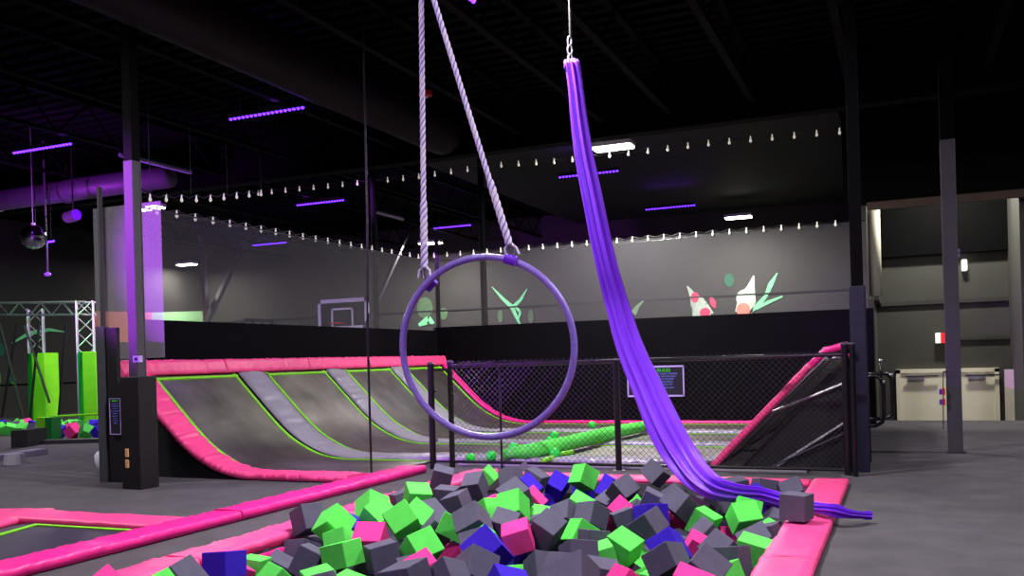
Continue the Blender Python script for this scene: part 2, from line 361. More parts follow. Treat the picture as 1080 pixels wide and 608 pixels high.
b = B(); box(b, -9.1, -8.02, 8.3, 8.31, 1.44, 3.3)
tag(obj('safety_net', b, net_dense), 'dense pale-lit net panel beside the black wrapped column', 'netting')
prof = [(-8.72, 1.2), (-8.4, .88), (-8.1, .58), (-7.9, .4), (-7.72, .27), (-7.55, .18), (-7.35, .09), (-7.12, .035), (-6.9, .012)]
def smoothp(p, n=2):
    for _ in range(n):
        q = [p[0]]
        for i in range(len(p)-1):
            a, c = p[i], p[i+1]
            q += [(a[0]*.75+c[0]*.25, a[1]*.75+c[1]*.25), (a[0]*.25+c[0]*.75, a[1]*.25+c[1]*.75)]
        p = q+[p[-1]]
    return p
P_L = smoothp(prof, 2)
def strip(name, y0, y1, xend, m, lift=0, th=.012, right=False, parent=None, wr=0):
    pr = list(P_L)+[(xend if not right else -1.95, .012)]
    if right: pr += [(-1.95, .05), (-1.8, .12), (-1.35, .62), (-.72, 1.25)]; pr = pr[:len(P_L)]+[(-6, .012), (-4, .012), (-2.2, .012), (-1.9, .07), (-1.35, .62), (-.75, 1.2)]
    bm = B(); top = []; bot = []
    # densify
    dp = []
    for i in range(len(pr)-1):
        L = math.dist(pr[i], pr[i+1]); n = max(1, int(L/.03))
        for k in range(n): dp.append((pr[i][0]+(pr[i+1][0]-pr[i][0])*k/n, pr[i][1]+(pr[i+1][1]-pr[i][1])*k/n))
    dp.append(pr[-1]); ny = max(1, int((y1-y0)/.1)) if wr else 1
    grid = []
    for i, (x, z) in enumerate(dp):
        a = dp[max(i-1, 0)]; c = dp[min(i+1, len(dp)-1)]; d = Vector((c[0]-a[0], c[1]-a[1])).normalized(); nx, nz = -d.y, d.x
        if nz < 0: nx, nz = -nx, -nz
        row = []
        for j in range(ny+1):
            yy = y0+(y1-y0)*j/ny; h = lift+th
            if wr: h += wr*(noise.noise(Vector((x*11, yy*3.5, z*11)))+.6*noise.noise(Vector((x*24+yy*5, yy*5, z*24))))*(1 if 0 < j < ny else .4)+ wr*.6*(math.sin(math.pi*j/ny))
            row.append((bm.verts.new((x+nx*h, yy, z+nz*h)), bm.verts.new((x+nx*lift, yy, z+nz*lift))))
        grid.append(row)
    for i in range(len(grid)-1):
        for j in range(ny):
            for s in (0, 1): bm.faces.new((grid[i][j][s], grid[i+1][j][s], grid[i+1][j+1][s], grid[i][j+1][s]))
        for j in (0, ny): bm.faces.new((grid[i][j][0], grid[i+1][j][0], grid[i+1][j][1], grid[i][j][1]))
    for i in (0, -1):
        for j in range(ny): bm.faces.new((grid[i][j][0], grid[i][j+1][0], grid[i][j+1][1], grid[i][j][1]))
    o = obj(name, bm, m, smooth=bool(wr))
    if parent: T(o, parent)
    return o
LANES = [(8.78, 10.38, False, 'nearest the camera, beside the pink edge pad'), (11.0, 12.55, True, 'second from the front'), (13.1, 14.6, True, 'third from the front'), (15.12, 16.62, True, 'at the back against the black wall')]
for (y0, y1, rgt, wh) in LANES:
    t = thing('wall_trampoline', 'dark curved wall trampoline lane with green edging, ' + wh, 'trampoline', (-7.6, (y0+y1)/2, 0), 'curved trampoline lanes of the court')
    strip('bed', y0, y1, -5.6, bed, 0, .01, rgt, t)
    for (a, c) in ((y0+.03, y0+.075), (y1-.075, y1-.03)):
        strip('edging', a, c, -5.6, greenl, .012, .008, rgt, t)
    b = B()
    P = [(-8.70, 1.18), (-8.665, 1.145)]; box(b, 0, 0.001, 0, .001, 0, .001)
    b = B(); tube(b, [(-8.67, y0+.03, 1.175), (-8.67, y1-.03, 1.175)], .022, 6); T(obj('edging', b, greenl), t)
for k, (y0, y1, wh) in enumerate(((10.42, 10.97, 'nearest'), (12.57, 13.08, 'second'), (14.62, 15.1, 'farthest'))):
    tag(strip('court_pad', y0, y1, -.8, greyv, .004, .035, True, None, .022), 'grey vinyl pad between curved trampoline lanes, ' + wh + ' of the three', 'pad', 'grey pads between the lanes')
# pink pads
def ppath(p, y): return [(x, y, z) for x, z in p]
t = thing('edge_pad', 'pink vinyl pad curving down the near edge of the wall trampolines', 'pad', (-7.6, 8.6, 0))
padsweep('pad_cover', ppath([(-8.74, 1.2), *P_L[3:], (-6.2, .012), (-5.56, .012)], 8.56), (0, 1, 0), .38, .07, pinkv, t, .005, .012, 1, cr=.013)
t = thing('edge_pad', 'long pink vinyl pad along the top of the curved trampolines', 'pad', (-8.8, 12.6, 1.2))
for k, (a, c) in enumerate(((8.3, 10.15), (10.16, 12.1), (12.11, 13.9), (13.91, 15.4), (15.41, 16.9))):
    padsweep('pad_section', [(-8.79, a, 1.30), (-8.79, c, 1.30)], (-.35, 0, 1), .2, .1, pinkv, t, .008, .03, 2+k, up=(1, 0, .3), cr=.012)
t = thing('edge_pad', 'pink vinyl pad down the far edge and along the back of the court', 'pad', (-7, 16.8, 0))
padsweep('pad_cover', ppath([(-8.72, 1.22), *P_L[3:], (-5, .012), (-1.9, .012), (-.78, 1.2)], 16.8), (0, 1, 0), .22, .06, magv, t, .01, .08, 9)
t = thing('edge_pad', 'narrow pink pad on the sloping right end of the court behind the fence', 'pad', (-1.3, 10.4, 0))
padsweep('pad_cover', [(-1.94, 10.27, .02), (-.86, 10.27, 1.13)], (0, 1, 0), .14, .075, pinkv, t, .006, .06, 11)
padsweep('pad_cover', [(-.86, 10.27, 1.12), (-.72, 10.27, 1.27), (-.5, 10.27, 1.32)], (0, 1, 0), .14, .075, magv, t, .006, .05, 12)
# black side skirt of the curved end and steel frame under the sloping end
b = B(); prism(b, [(-8.9, 0)]+[(-8.9, 1.18)]+[(x-.03, z-.05) for x, z in P_L if z > .07]+[(-7.1, 0)], 'y', 8.42, 8.5)
tag(obj('side_skirt', b, blackv), 'black panel closing the near side under the curved pink pad', 'panel')
t = thing('ramp_frame', 'black skirt with silver diagonal braces under the sloping right court end', 'frame', (-1.0, 10.7, 0))
b = B(); prism(b, [(-1.7, 0), (-.45, 0), (-.45, 1.1), (-.72, 1.05)], 'y', 10.36, 10.40); T(obj('skirt', b, blackv), t)
for p, q in (((-1.33, .02), (-.56, .53)), ((-1.7, .47), (-.58, .94))):
    if p[0] < -1.5: p = (-1.42, .60)
    cyl('brace', (p[0], 10.345, p[1]), (q[0], 10.345, q[1]), .018, steel, t, 8)
cyl('brace', (-1.4, 10.33, 0.01), (-.56, 10.33, .42), .012, steel_dark, t, 8)
cyl('post', (-.56, 10.33, 0), (-.56, 10.33, 1.05), .03, blackm, t, 8)
# pale pad strip behind the fence foot
tag(bx('court_pad', -5.1, -.95, 10.12, 10.36, 0, .04, greyv, bevel=.01), 'low pale grey pad strip on the floor just behind the chain-link fence', 'pad')

# green bolster and balls on the court
t = thing('foam_bolster', 'long bright green padded bolster lying across the court behind the fence', 'bolster', (-4.2, 12.5, .1))
b = B(); pts = [(-4.61, 10.4, 0.12), (-4.28, 10.54, 0.15), (-4.12, 11.51, 0.16), (-4.03, 12.92, 0.16), (-3.88, 14.79, 0.15)]
tube(b, [Vector(p) for p in pts], [.06, .095, .10, .10, .08], 10); T(obj('cover', b, FOAM['green'], smooth=True), t)
for p, q in (((-4.04, 10.68, 0.08), (-3.95, 11.15, 0.08)), ((-4.03, 12.29, 0.08), (-4.01, 13.35, 0.08)), ((-3.98, 10.15, 0.07), (-4.0, 10.56, 0.07))):
    b = B(); tube(b, [p, q], .03, 6); T(obj('strap', b, greenl), t)
for (p, r_, wh) in (((-4.93, 10.15, 0.1), .062, 'leftmost, near the gate post'), ((-4.76, 10.39, 0.1), .066, 'beside the thin fence post'), ((-4.85, 11.33, 0.1), .072, 'left of the green bolster, on the pale pad'),
                 ((-4.97, 13.21, 0.1), .07, 'upper of the pair against the bolster'), ((-4.03, 10.72, 0.1), .074, 'in front of the middle of the bolster'), ((-5.07, 15.4, 0.1), .066, 'farthest, near the back pink line'), ((-4.12, 13.7, 0.1), .08, 'right of the bolster beside the fence post'), ((-4.79, 12.51, 0.1), .06, 'lower of the pair against the bolster')):
    tag(sphere('ball', (p[0], p[1], .032+r_), r_, ballm, seg=18), 'bright green ball on the court, ' + wh, 'ball', 'green balls on the court')

# ------------------------------------------------------------------ platform pads
t = thing('pit_border', 'pink vinyl pad along the right side of the foam pit', 'pad', (-.65, 6, 0))
for k, (a, c) in enumerate(((1.4, 3.6), (3.61, 5.7), (5.71, 9.35))):
    padsweep('pad_section', [(-.655, a, 0), (-.655, c, 0)], (1, 0, 0), .33, .06, pinkv, t, .007, .07, 20+k)
t = thing('pit_border', 'pink vinyl pad along the left side of the foam pit', 'pad', (-4.36, 6, 0))
for k, (a, c) in enumerate(((1.4, 4.6), (4.61, 6.5), (6.51, 9.35))):
    padsweep('pad_section', [(-4.35, a, 0), (-4.35, c, 0)], (1, 0, 0), .31, .07, pinkv, t, .008, .03, 30+k, cr=.008)
padsweep('side_flap', [(-4.185, 1.4, -.1), (-4.185, 9.0, -.1)], (0, 0, 1), .16, .02, magv, t, .008, .08, 36, up=(1, 0, 0))
t = thing('pit_border', 'pink vinyl pad across the far end of the foam pit', 'pad', (-2.5, 9.2, 0))
padsweep('pad_section', [(-4.18, 9.19, 0), (-.84, 9.19, 0)], (0, 1, 0), .3, .05, pinkv, t, .006, .08, 40)
t = thing('platform_border', 'long magenta pad beside the walkway left of the foam pit', 'pad', (-5.32, 6, 0))
for k, (a, c) in enumerate(((1.5, 6.15), (6.16, 9.4))):
    padsweep('pad_section', [(-5.32+.02*k, a, .01), (-5.30, c, .01)], (1, 0, 0), .31, .07+.006*k, magv, t, .007, .03, 50+k, cr=.006)
# floor trampoline on the left
t = thing('floor_trampoline', 'dark floor trampoline with green edging and lilac-pink pads at far left', 'trampoline', (-6.2, 5, 0))
padsweep('pad_section', [(-7.45, 5.72, 0), (-5.52, 5.74, 0)], (0, 1, 0), .38, .06, pinkv, t, .006, .07, 60)
padsweep('pad_section', [(-7.5, 5.92, .0), (-6.75, 3.0, .0)], (1, .26, 0), .72, .055, pinkv, t, .006, .07, 61)
bx('bed', -6.9, -5.55, 3.0, 5.53, 0, .015, bedf, t)
b = B(); ribbon(b, [(-6.76, 5.46), (-5.52, 5.48)], [.022, .022], .026, 0, 'z', .01); ribbon(b, [(-6.74, 5.48), (-6.1, 3.2)], [.022, .022], .028, 0, 'z', .01); T(obj('edging', b, greenl), t)

# ------------------------------------------------------------------ chain-link fence
FY = 9.95; FX0, FX1 = -5.08, -.52
t = thing('chain_link_fence', 'black chain-link fence with black pipe rails behind the foam pit', 'fence', (-2.8, FY, 0))
cyl('top_rail', (FX0, FY, 1.24), (FX1, FY, 1.26), .024, blackm, t, 10); cyl('bottom_rail', (FX0, FY, .07), (FX1, FY, .07), .018, blackm, t, 8)
for x, r_, h in ((FX0, .035, 1.29), (-4.42, .013, 1.24), (-2.97, .036, 1.24), (-.53, .036, 1.36), (-.46, .03, 1.36)):
    cyl('post', (x, FY, 0), (x, FY, h), r_, blackm, t, 12)
    if h > 1.25:
        T(sphere('post_cap', (x, FY, h), r_*1.25, steel_dark, None, 12, (1, 1, .6)), t)
b = B(); s = .048*math.sqrt(2); H0, H1 = .07, 1.30; hh = H1-H0
x = FX0-hh
while x < FX1:
    for sg in (0, 1):
        x0, x1 = x, x+hh; z0, z1 = (H0, H1) if sg == 0 else (H1, H0)
        a = max(x0, FX0); c = min(x1, FX1)
        if c-a > .02:
            za = z0+(z1-z0)*(a-x0)/hh; zc = z0+(z1-z0)*(c-x0)/hh; yy = FY-.028+(.004 if sg else 0)
            tube(b, [(a, yy, za), (c, yy, zc)], .0023, 4, caps=False)
    x += s
T(obj('chain_link', b, mat('fence_wire', (58, 58, 66), .35, .05, 10, metal=.5)), t)
for x in (-2.97, -.53): cyl('foot_plate', (x, FY, 0), (x, FY, .012), .07, steel, t, 12)
t = thing('gate_post', 'black round gate post standing left of the chain-link fence', 'post', (-5.24, 9.4, 0))
cyl('post', (-5.24, 9.75, 0), (-5.24, 9.75, 1.27), .04, blackm, t, 12); sphere('post_cap', (-5.24, 9.75, 1.27), .048, blackm, t, 12, (1, 1, .6))
for z in (.35, .95): cyl('hinge', (-5.24, 9.75, z), (-5.19, 9.79, z), .018, blackm, t, 8)
cyl('latch', (-5.24, 9.75, 1.2), (-5.09, 9.92, 1.2), .014, blackm, t, 8)
# rules sign on the fence
t = thing('rules_sign', 'dark rules board with lilac frame hung on the fence behind the silk', 'sign', (-2.5, FY, 1.0))
p0 = Vector((-2.82, 9.86, 1.18)); p1 = Vector((-2.18, 9.86, 1.18)); p2 = Vector((-2.18, 9.86, 0.85))
X0, X1, Z1, Z0 = p0.x, p1.x, p1.z, p2.z; W_ = X1-X0
bx('board', X0, X1, 9.872, 9.885, Z0, Z1, sign_bg, t)
b = B()
for q in ((X0, X1, Z1-.012, Z1+.006), (X0, X1, Z0-.006, Z0+.012), (X0, X0+.014, Z0, Z1), (X1-.014, X1, Z0, Z1)): box(b, q[0], q[1], 9.862, 9.875, q[2], q[3])
T(obj('frame', b, sign_fr), t)
RX = (math.pi/2, 0, 0); hC = (X0+X1)/2
text('heading', 'AERIAL RULES', .055, (hC, 9.87, Z1-.045), RX, sign_grn, t)
for k, s_ in enumerate(('ALL PARTICIPANTS MUST HAVE A WAIVER', 'ONE PERSON AT A TIME ON THE SILKS', 'NO CLIMBING ON HOOP OR ROPE', 'NO SWINGING OVER THE FENCE', 'STAY CLEAR OF THE PIT BELOW', 'ASK A MEMBER OF STAFF FOR HELP')):
    text('line', s_, .026, (hC, 9.87, Z1-.085-.029*k-(.008 if k == 5 else 0)), RX, sign_txt, t)
text('footer', 'HAVE FUN', .042, (hC, 9.87, Z0+.04), RX, sign_grn, t)

# ------------------------------------------------------------------ posts, columns, poles
def post(label, x, y, w, z1, m, extra=None, cat='column', group=None, name='column'):
    t = thing(name, label, cat, (x, y, 0), group)
    b = B(); h = w/2; f = w*.12
    box(b, x-h, x+h, y-h, y-h+f, 0, z1); box(b, x-h, x+h, y+h-f, y+h, 0, z1); box(b, x-h*.92, x+h*.92, y-h+f, y+h-f, 0, z1)
    T(obj('shaft', b, m, bevel=.006), t); return t
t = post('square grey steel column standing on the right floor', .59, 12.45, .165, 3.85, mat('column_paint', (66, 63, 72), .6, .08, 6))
bx('shaded_upper_shaft', .51, .67, 12.37, 12.53, 3.85, CEIL, mat('matt_black', (4, 4, 5)), t)  # top coloured black to stand for the unlit upper column
bx('base_plate', .48, .70, 12.34, 12.56, 0, .015, steel_dark, t)
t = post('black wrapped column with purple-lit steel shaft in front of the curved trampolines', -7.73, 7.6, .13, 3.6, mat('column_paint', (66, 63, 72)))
bx('shaded_upper_shaft', -7.79, -7.67, 7.54, 7.66, 3.6, CEIL, mat('matt_black', (4, 4, 5)), t)  # black here is painted shade high on the shaft
bx('padding', -7.87, -7.6, 7.47, 7.74, 0, 1.23, blackv, t, .01)
t = post('dark blue padded column at the right end of the fence', -.41, 10.4, .12, CEIL, mat('matt_black', (4, 4, 5)))
bx('padding', -.49, -.33, 10.31, 10.5, 0, 1.98, mat('navy_vinyl', (24, 24, 46), .45, .1, 5, .2, 12), t, .01)
# black panel with grey edge beside it, rules sign and switches
pa = (-8.65, 7.95, 1.82); pb = (-8.53, 7.95, 1.82); pc = (-8.28, 7.95, 1.23)
t = thing('partition_panel', 'black partition panel with grey front edge left of the wrapped column', 'panel', (pb[0], 7.95, 0))
bx('edge_post', pa[0], pb[0], 7.88, 7.96, 0, pa[2], mat('grey_edge', (62, 68, 74), .6, .08, 6), t); bx('board', pb[0], -7.88, 7.9, 7.95, 0, 1.15, blackv, t); bx('board', pb[0], pb[0]+.18, 7.9, 7.95, 1.15, 1.8, blackv, t)
t = thing('rules_sign', 'narrow rules sign with lilac frame on the black partition panel', 'sign', (-8.3, 7.88, 0))
s0 = (-8.45, 7.86, 0.98); s1 = (-8.28, 7.86, 0.56)
bx('board', s0[0], s1[0], 7.87, 7.88, s1[2], s0[2], sign_bg, t)
b = B()
for q in ((s0[0], s1[0], s0[2]-.006, s0[2]), (s0[0], s1[0], s1[2], s1[2]+.008), (s0[0], s0[0]+.006, s1[2], s0[2]), (s1[0]-.006, s1[0], s1[2], s0[2])): box(b, q[0], q[1], 7.862, 7.872, q[2], q[3])
T(obj('frame', b, sign_fr), t)
mx = (s0[0]+s1[0])/2
text('heading', 'RULES', .034, (mx, 7.866, s0[2]-.03), RX, sign_grn, t)
for k in range(9): text('line', ('WEAR GRIP SOCKS', 'NO DOUBLE FLIPS', 'ONE PER BED', 'NO FOOD OR GUM', 'NO SHOES', 'NO WRESTLING', 'LOOK FIRST', 'TAKE TURNS', 'BE KIND')[k], .013, (mx, 7.866, s0[2]-.065-.028*k), RX, sign_txt, t)
for z in ((-7.78, 7.45, 0.4), (-7.78, 7.45, 0.28)):
    up_ = z[2] > .3
    tag(bx('light_switch', z[0]-.022, z[0]+.022, 7.455, 7.47, z[2]-.045, z[2]+.045, tan, bevel=.004), 'tan switch plate low on the black wrapped column, ' + ('upper' if up_ else 'lower') + ' of two', 'switch', 'switch plates on the wrapped column')
z = (-7.63, 7.5, 1.42)
t = thing('speaker_box', 'small lilac square box with dark centre fixed to the purple column', 'box', (z[0], 7.5, z[2]))
bx('case', z[0]-.045, z[0]+.045, 7.48, 7.53, z[2]-.035, z[2]+.035, sign_fr, t); bx('front', z[0]-.018, z[0]+.018, 7.474, 7.48, z[2]-.016, z[2]+.016, black, t)
# net poles
def pole(label, p, q, r_, m=blackm, group=None, name='net_pole', cat='pole'):
    b = B(); tube(b, [p, q], r_, 10); return tag(obj(name, b, m), label, cat, group)
pole('thick black net pole behind the hoop, over the back wall', (-7.92, WY+.16, 0), (-7.92, WY+.16, CEIL), .07, mat('matt_black', (4, 4, 5)))
pole('black net pole at the back left corner of the court', (-9.0, WY+.16, 0), (-9.0, WY+.16, 4.0), .05, mat('matt_black', (4, 4, 5)))
pole('wide black net pole over the left court wall', (-9.14, 14.9, 0), (-9.14, 14.9, CEIL), .06, mat('matt_black', (4, 4, 5)))
pole('purple-lit net pole over the near end of the left court wall', (-8.96, 8.28, 2.36)[:2]+(0,), (-8.96, 8.28, 2.36)[:2]+(3.55,), .03, mat('column_paint', (66, 63, 72)))
b = B(); tube(b, [(-5.74, 9.15, 0), (-5.74, 9.15, 1.6), (-5.70, 9.15, 3), (-5.68, 9.15, CEIL)], .014, 8)
tag(obj('net_cable', b, blackm), 'thin black vertical cable in front of the curved trampolines', 'cable')
b = B(); tube(b, [(-9.06, 8.9, 3.42), (-9.06, WY+.1, 3.42), (-.5, WY+.1, 3.56)], .012, 6); tag(obj('net_cable', b, blackm), 'black top cable holding the safety nets', 'cable')
# steel posts and braces by the left wall
for p0_, p1_, lab in (((-22, 24.77, 2.76), (-22, 24.61, 6.96), 'upright grey steel post far behind the left netting'), ((-21.5, 24.17, 2.79), (-21.5, 27.28, 7.27), 'slanted grey steel brace crossing behind the left netting'),
                      ((-21.9, 30.05, 2.87), (-21.9, 32.48, 6.7), 'dark slanted brace left of the basketball backboard'), ((-14, 22.25, 2.38), (-14, 24.19, 4.62), 'black slanted brace right of the basketball backboard')):
    p0_ = Vector(p0_); p1_ = Vector(p1_); d = (p1_-p0_).normalized()
    if p1_.y > 26.7: p1_ = p0_+d*((26.7-p0_.y)/d.y)
    k_ = p1_.copy(); p0_ = p0_ - d*(p0_.z/d.z) if 'upright' in lab else p0_-d*.8
    if k_.y > 26.6: pass
    elif p1_.z < CEIL: p1_ = p1_+d*((CEIL-p1_.z)/d.z)*.98
    else: p1_ = p1_-d*((p1_.z-CEIL+.02)/d.z)
    b = B(); tube(b, [p0_, p1_], .11 if 'black' not in lab else .07, 4)
    t = tag(obj('steel_brace' if 'brace' in lab else 'steel_post', b, steel if 'grey' in lab else steel_dark), lab, 'steel brace')
# basketball backboard
t = thing('backboard', 'white framed basketball backboard standing behind the left court wall', 'backboard', (-15.9, 24, 0))
q0, q1, q2 = (-16.82, 24, 3.34), (-15.01, 24, 3.27), (-16.85, 24, 2.47)
X0, X1, Z1, Z0 = q0[0], q1[0], q0[2], q2[2]-.1
b = B()
for q in ((X0, X1, Z1-.12, Z1), (X0, X1, Z0, Z0+.12), (X0, X0+.1, Z0, Z1), (X1-.1, X1, Z0, Z1)): box(b, q[0], q[1], 23.95, 24.05, q[2], q[3])
T(obj('frame', b, white), t)
cxm = (X0+X1)/2-.0; b = B()
for q in ((cxm-.4, cxm+.4, Z0+.62, Z0+.68), (cxm-.4, cxm-.34, Z0+.12, Z0+.68), (cxm+.34, cxm+.4, Z0+.12, Z0+.68)): box(b, q[0], q[1], 23.93, 23.95, q[2], q[3])
T(obj('target_square', b, white), t)
bx('panel', X0+.1, X1-.1, 23.97, 24.0, Z0+.12, Z1-.12, mat('smoked_panel', (30, 28, 40), .2, .05, 3), t)
b = B(); tube(b, [(cxm+.23*math.cos(a*math.pi/8), 23.65+.23*math.sin(a*math.pi/8), Z0+.2) for a in range(16)], .015, 6, closed=True); T(obj('rim', b, redm), t)
cyl('stand', (cxm, 24.1, 0), (cxm, 24.1, Z0+.4), .08, blackm, t)
t = thing('bench_frame', 'grey slatted frame in front of the pale painted band', 'frame', (-20, 22, 0))
a0, a1, a2 = (-21, 25.49, 3.0), (-21, 27.89, 3.14), (-21, 25.48, 2.67)
b = B(); box(b, -21.05, -20.95, a0[1], a1[1], a0[2]-.09, a0[2]); T(obj('top_bar', b, steel_dark), t)
for k in range(6):
    yy = a0[1]+(a1[1]-a0[1])*k/5; b = B(); box(b, -21.04, -20.96, yy-.05, yy+.05, 0, a0[2]-.09); T(obj('upright', b, steel_dark), t)

# handrail at the right end of the fence
t = thing('handrail', 'black bent-pipe handrail by the blue column at the steps', 'railing', (-.3, 11, 0))
def rr(pts, r_=.022, nm='rail'): 
    b = B(); tube(b, pts, r_, 10); T(obj(nm, b, blackm, smooth=True), t)
rr([(-.44, 11, 1.0), (-.26, 11, 1.0), (-.21, 11, .96), (-.19, 11, .9), (-.19, 11, .55), (-.21, 11, .48), (-.28, 11, .44), (-.44, 11, .44)])
rr([(-.36, 11.2, 1.02), (-.16, 11.3, 1.02), (-.11, 11.3, .97), (-.10, 11.3, .9), (-.10, 11.3, .6), (-.12, 11.3, .53), (-.2, 11.3, .5), (-.36, 11.2, .5)])
rr([(-.42, 11, 0), (-.42, 11, 1.03)], .024, 'upright'); rr([(-.36, 11.25, 0), (-.36, 11.25, 1.03)], .02, 'upright'); rr([(-.21, 11, .9), (-.21, 11, 1.17)], .014, 'upright')
for p in ((-.42, 11, 1.03), (-.21, 11, 1.17), (-.19, 11, .93), (-.11, 11.3, 1.0)): sphere('cap', p, .024, steel, t, 10)
# pale rounded strip painting the lit upper wall, left in the side room
b = B(); tube(b, [(-.40, 18.3, 2.3), (-.40, 18.3, 3.9)], .11, 16); tag(obj('lit_wall_strip', b, mat('lit_wall_tone', (190, 188, 168), .6, .05, 3), smooth=True), 'pale upright strip standing for the lit upper wall left of the cream doors', 'lit wall strip')
t = thing('alarm_strobe', 'small white and red alarm box on the wall above the doors', 'alarm', (.7, 19.9, 1.49))
p = (0.7, 19.9, 1.49); bx('housing', p[0]-.06, p[0]+.03, 19.86, 19.92, p[2]-.1, p[2]+.1, glow_wh, t); bx('lens', p[0]+.03, p[0]+.12, 19.86, 19.92, p[2]-.1, p[2]+.1, glow_red, t)
t = thing('hanging_tassel', 'cord with two red and blue blocks hanging beside the grey column', 'tassel', (.45, 12.3, 0))
cyl('cord', (.455, 12.3, .3), (.47, 12.3, 1.0), .006, black, t, 6)
for z in (.76, .635):
    bx('red_block', .45, .485, 12.28, 12.32, z-.04, z+.04, redm, t); bx('blue_block', .42, .45, 12.28, 12.32, z-.035, z+.03, bluem, t)
cyl('hook', (.47, 12.3, 1.0), (.52, 12.38, 1.0), .008, blackm, t, 6)
p = (0.68, 12.5, 2.46); t = thing('cable_box', 'small pale box on the thin cable down the grey column', 'box', (p[0], 12.5, p[2]))
bx('case', p[0]-.02, p[0]+.02, 12.47, 12.5, p[2]-.05, p[2]+.05, sign_fr, t); cyl('cable', (p[0]-.005, 12.49, p[2]+.05), (p[0]-.02, 12.49, CEIL), .005, black, t, 6)
bx('bracket', .67, p[0]+.01, 12.46, 12.5, p[2]-.01, p[2]+.01, black, t)
p = (1.19, 19.9, 2.9); tag(bx('emergency_lamp', p[0]-.05, p[0]+.05, 19.86, 20.0, p[2]-.11, p[2]+.11, glow_wh, bevel=.02), 'small white lamp on the dark wall right of the grey column', 'lamp')

# ------------------------------------------------------------------ far left foam pit area
t = thing('lighting_truss', 'silver box truss frame over the small foam pit at far left', 'truss', (-18.5, 15.5, 0))
def truss(name, p, q, w, parent, seg=.35):
    p = Vector(p); q = Vector(q); d = (q-p); L = d.length; d.normalize(); u = d.orthogonal().normalized()
    if abs(d.z) < .5: u = Vector((0, 0, 1))
    v = d.cross(u).normalized(); b = B(); cs_ = [(w/2)*(a*u+c*v) for a, c in ((1, 1), (1, -1), (-1, -1), (-1, 1))]
    for c in cs_: tube(b, [p+c, q+c], .022, 6)
    n = int(L/seg)
    for i in range(n):
        a = p+d*(i*L/n); e = p+d*((i+1)*L/n)
        for k in range(4):
            c0, c1 = cs_[k], cs_[(k+1) % 4]
            if i % 2: c0, c1 = c1, c0
            tube(b, [a+c0, e+c1], .012, 5)
    T(obj(name, b, alu), parent)
truss('leg_truss', (-17.89, 16.0, 2.25)[:2]+(0,), (-17.89, 16.0, 2.25)[:2]+(2.98,), .36, t); truss('leg_truss', (-20.52, 16.8, 2.24)[:2]+(0,), (-20.52, 16.8, 2.24)[:2]+(2.95,), .34, t)
truss('top_truss', (-17.7, 16, 2.8), (-22.5, 16, 3.0), .3, t); truss('top_truss', (-22.5, 16, 2.95), (-22.5, 11, 2.95), .3, t)
for (a, c, wh, zt) in (((-17.9, 15.75, 1.76), (-17.3, 15.75, 1.74), 'right', 1.75), ((-20.49, 16.5, 1.8), (-19.88, 16.5, 1.79), 'left', 1.82)):
    w = (c[0]-a[0]); y = a[1]; rt_ = t
    dd = w*.5; b = B(); prism(b, [(a[0], y), (a[0]+w*.5, y-.12), (a[0]+w*.5, y+.42), (a[0], y+.42)], 'z', 0, a[2]); T(obj('green_panel', b, greenpad, bevel=.01), rt_)
    b = B(); prism(b, [(a[0]+w*.5, y-.12), (c[0], y), (c[0], y+.42), (a[0]+w*.5, y+.42)], 'z', 0, a[2]); T(obj('lime_panel', b, limepad, bevel=.01), rt_)
# obstacle straps crossing
for k, (p, q) in enumerate((((-19.5, 15, 2.48), (-18.77, 15, 0.11)), ((-19.43, 15.4, 2.51), (-20.04, 15.4, 0.26)), ((-18.68, 15, 2.4), (-17.95, 15, 0.61)), ((-18.7, 15.4, 2.45), (-19.11, 15.4, 0.08)), ((-17.35, 15, 2.39), (-17.7, 15, 0.11)), ((-18.74, 15.4, 2.27), (-18.73, 15.4, 1.83)))):
    if k == 5: break
    b = B(); tube(b, [p, (q[0], q[1], max(q[2], .0))], .028, 6)
    tag(obj('hanging_strap', b, black), ('black strap slanting down at the left frame edge', 'black strap crossing in front of the green splatter', 'black strap leaning over the left green padding', 'black strap hanging upright in front of the left green padding', 'black strap hanging alone between the green paddings')[k], 'strap', 'black obstacle straps')
b = B(); tube(b, [(-22.94, 17.6, 0.98), (-19.16, 17.6, 1.02)], .03, 6); tag(obj('barrier_rail', b, black), 'black horizontal rail behind the green paddings', 'rail')
b = B(); tube(b, [(-16.77, 14, 0.35), (-15.27, 14, 0.41)], .025, 6); tag(obj('slackline', b, greenl), 'yellow-green slackline stretched over the small foam pit', 'slackline')
t = thing('pit_block', 'green padded post with dark green side at the corner of the small pit', 'post', (-15.6, 13, 0))
a = (-15.45, 12.6, 0.43); c = (-15.07, 12.6, 0.43); xm = a[0]+(c[0]-a[0])*.55
bx('front', a[0], xm, 12.6, 12.8, 0, a[2], limepad, t); bx('side', xm, c[0], 12.62, 12.85, 0, a[2], mat('dark_green_pad', (20, 130, 50), .6, .05, 6), t)
b = B(); a = (-14.29, 11.14, 0); c = (-14.12, 11.33, 0); e = (-14.43, 11.99, 0)
h = .3; prism(b, [(a[0], a[1]), (c[0], c[1]), (e[0], e[1]), (a[0]-.2, a[1]+.7)], 'z', 0, h)
tag(obj('step_block', b, blackv), 'black padded step block in front of the small foam pit', 'block')
b = B(); ribbon(b, [(p[0], p[1]) for p in ((-12.4, 9.17, 0), (-12.64, 10.37, 0))], [.14, .14], .09, 0, 'z', .09)
tag(obj('low_beam', b, mat('lilac_grey', (112, 106, 130), .6, .08, 5)), 'low lilac-grey beam on the carpet at the left frame edge', 'beam')
p = (-11.7, 9.17, 0.15)
b = B(); tube(b, [(p[0], p[1], .0), (p[0], p[1], .15)], [.15, .13], 14); tag(obj('disc_weight', b, greyv), 'round grey disc beside the low beam at the left', 'disc')
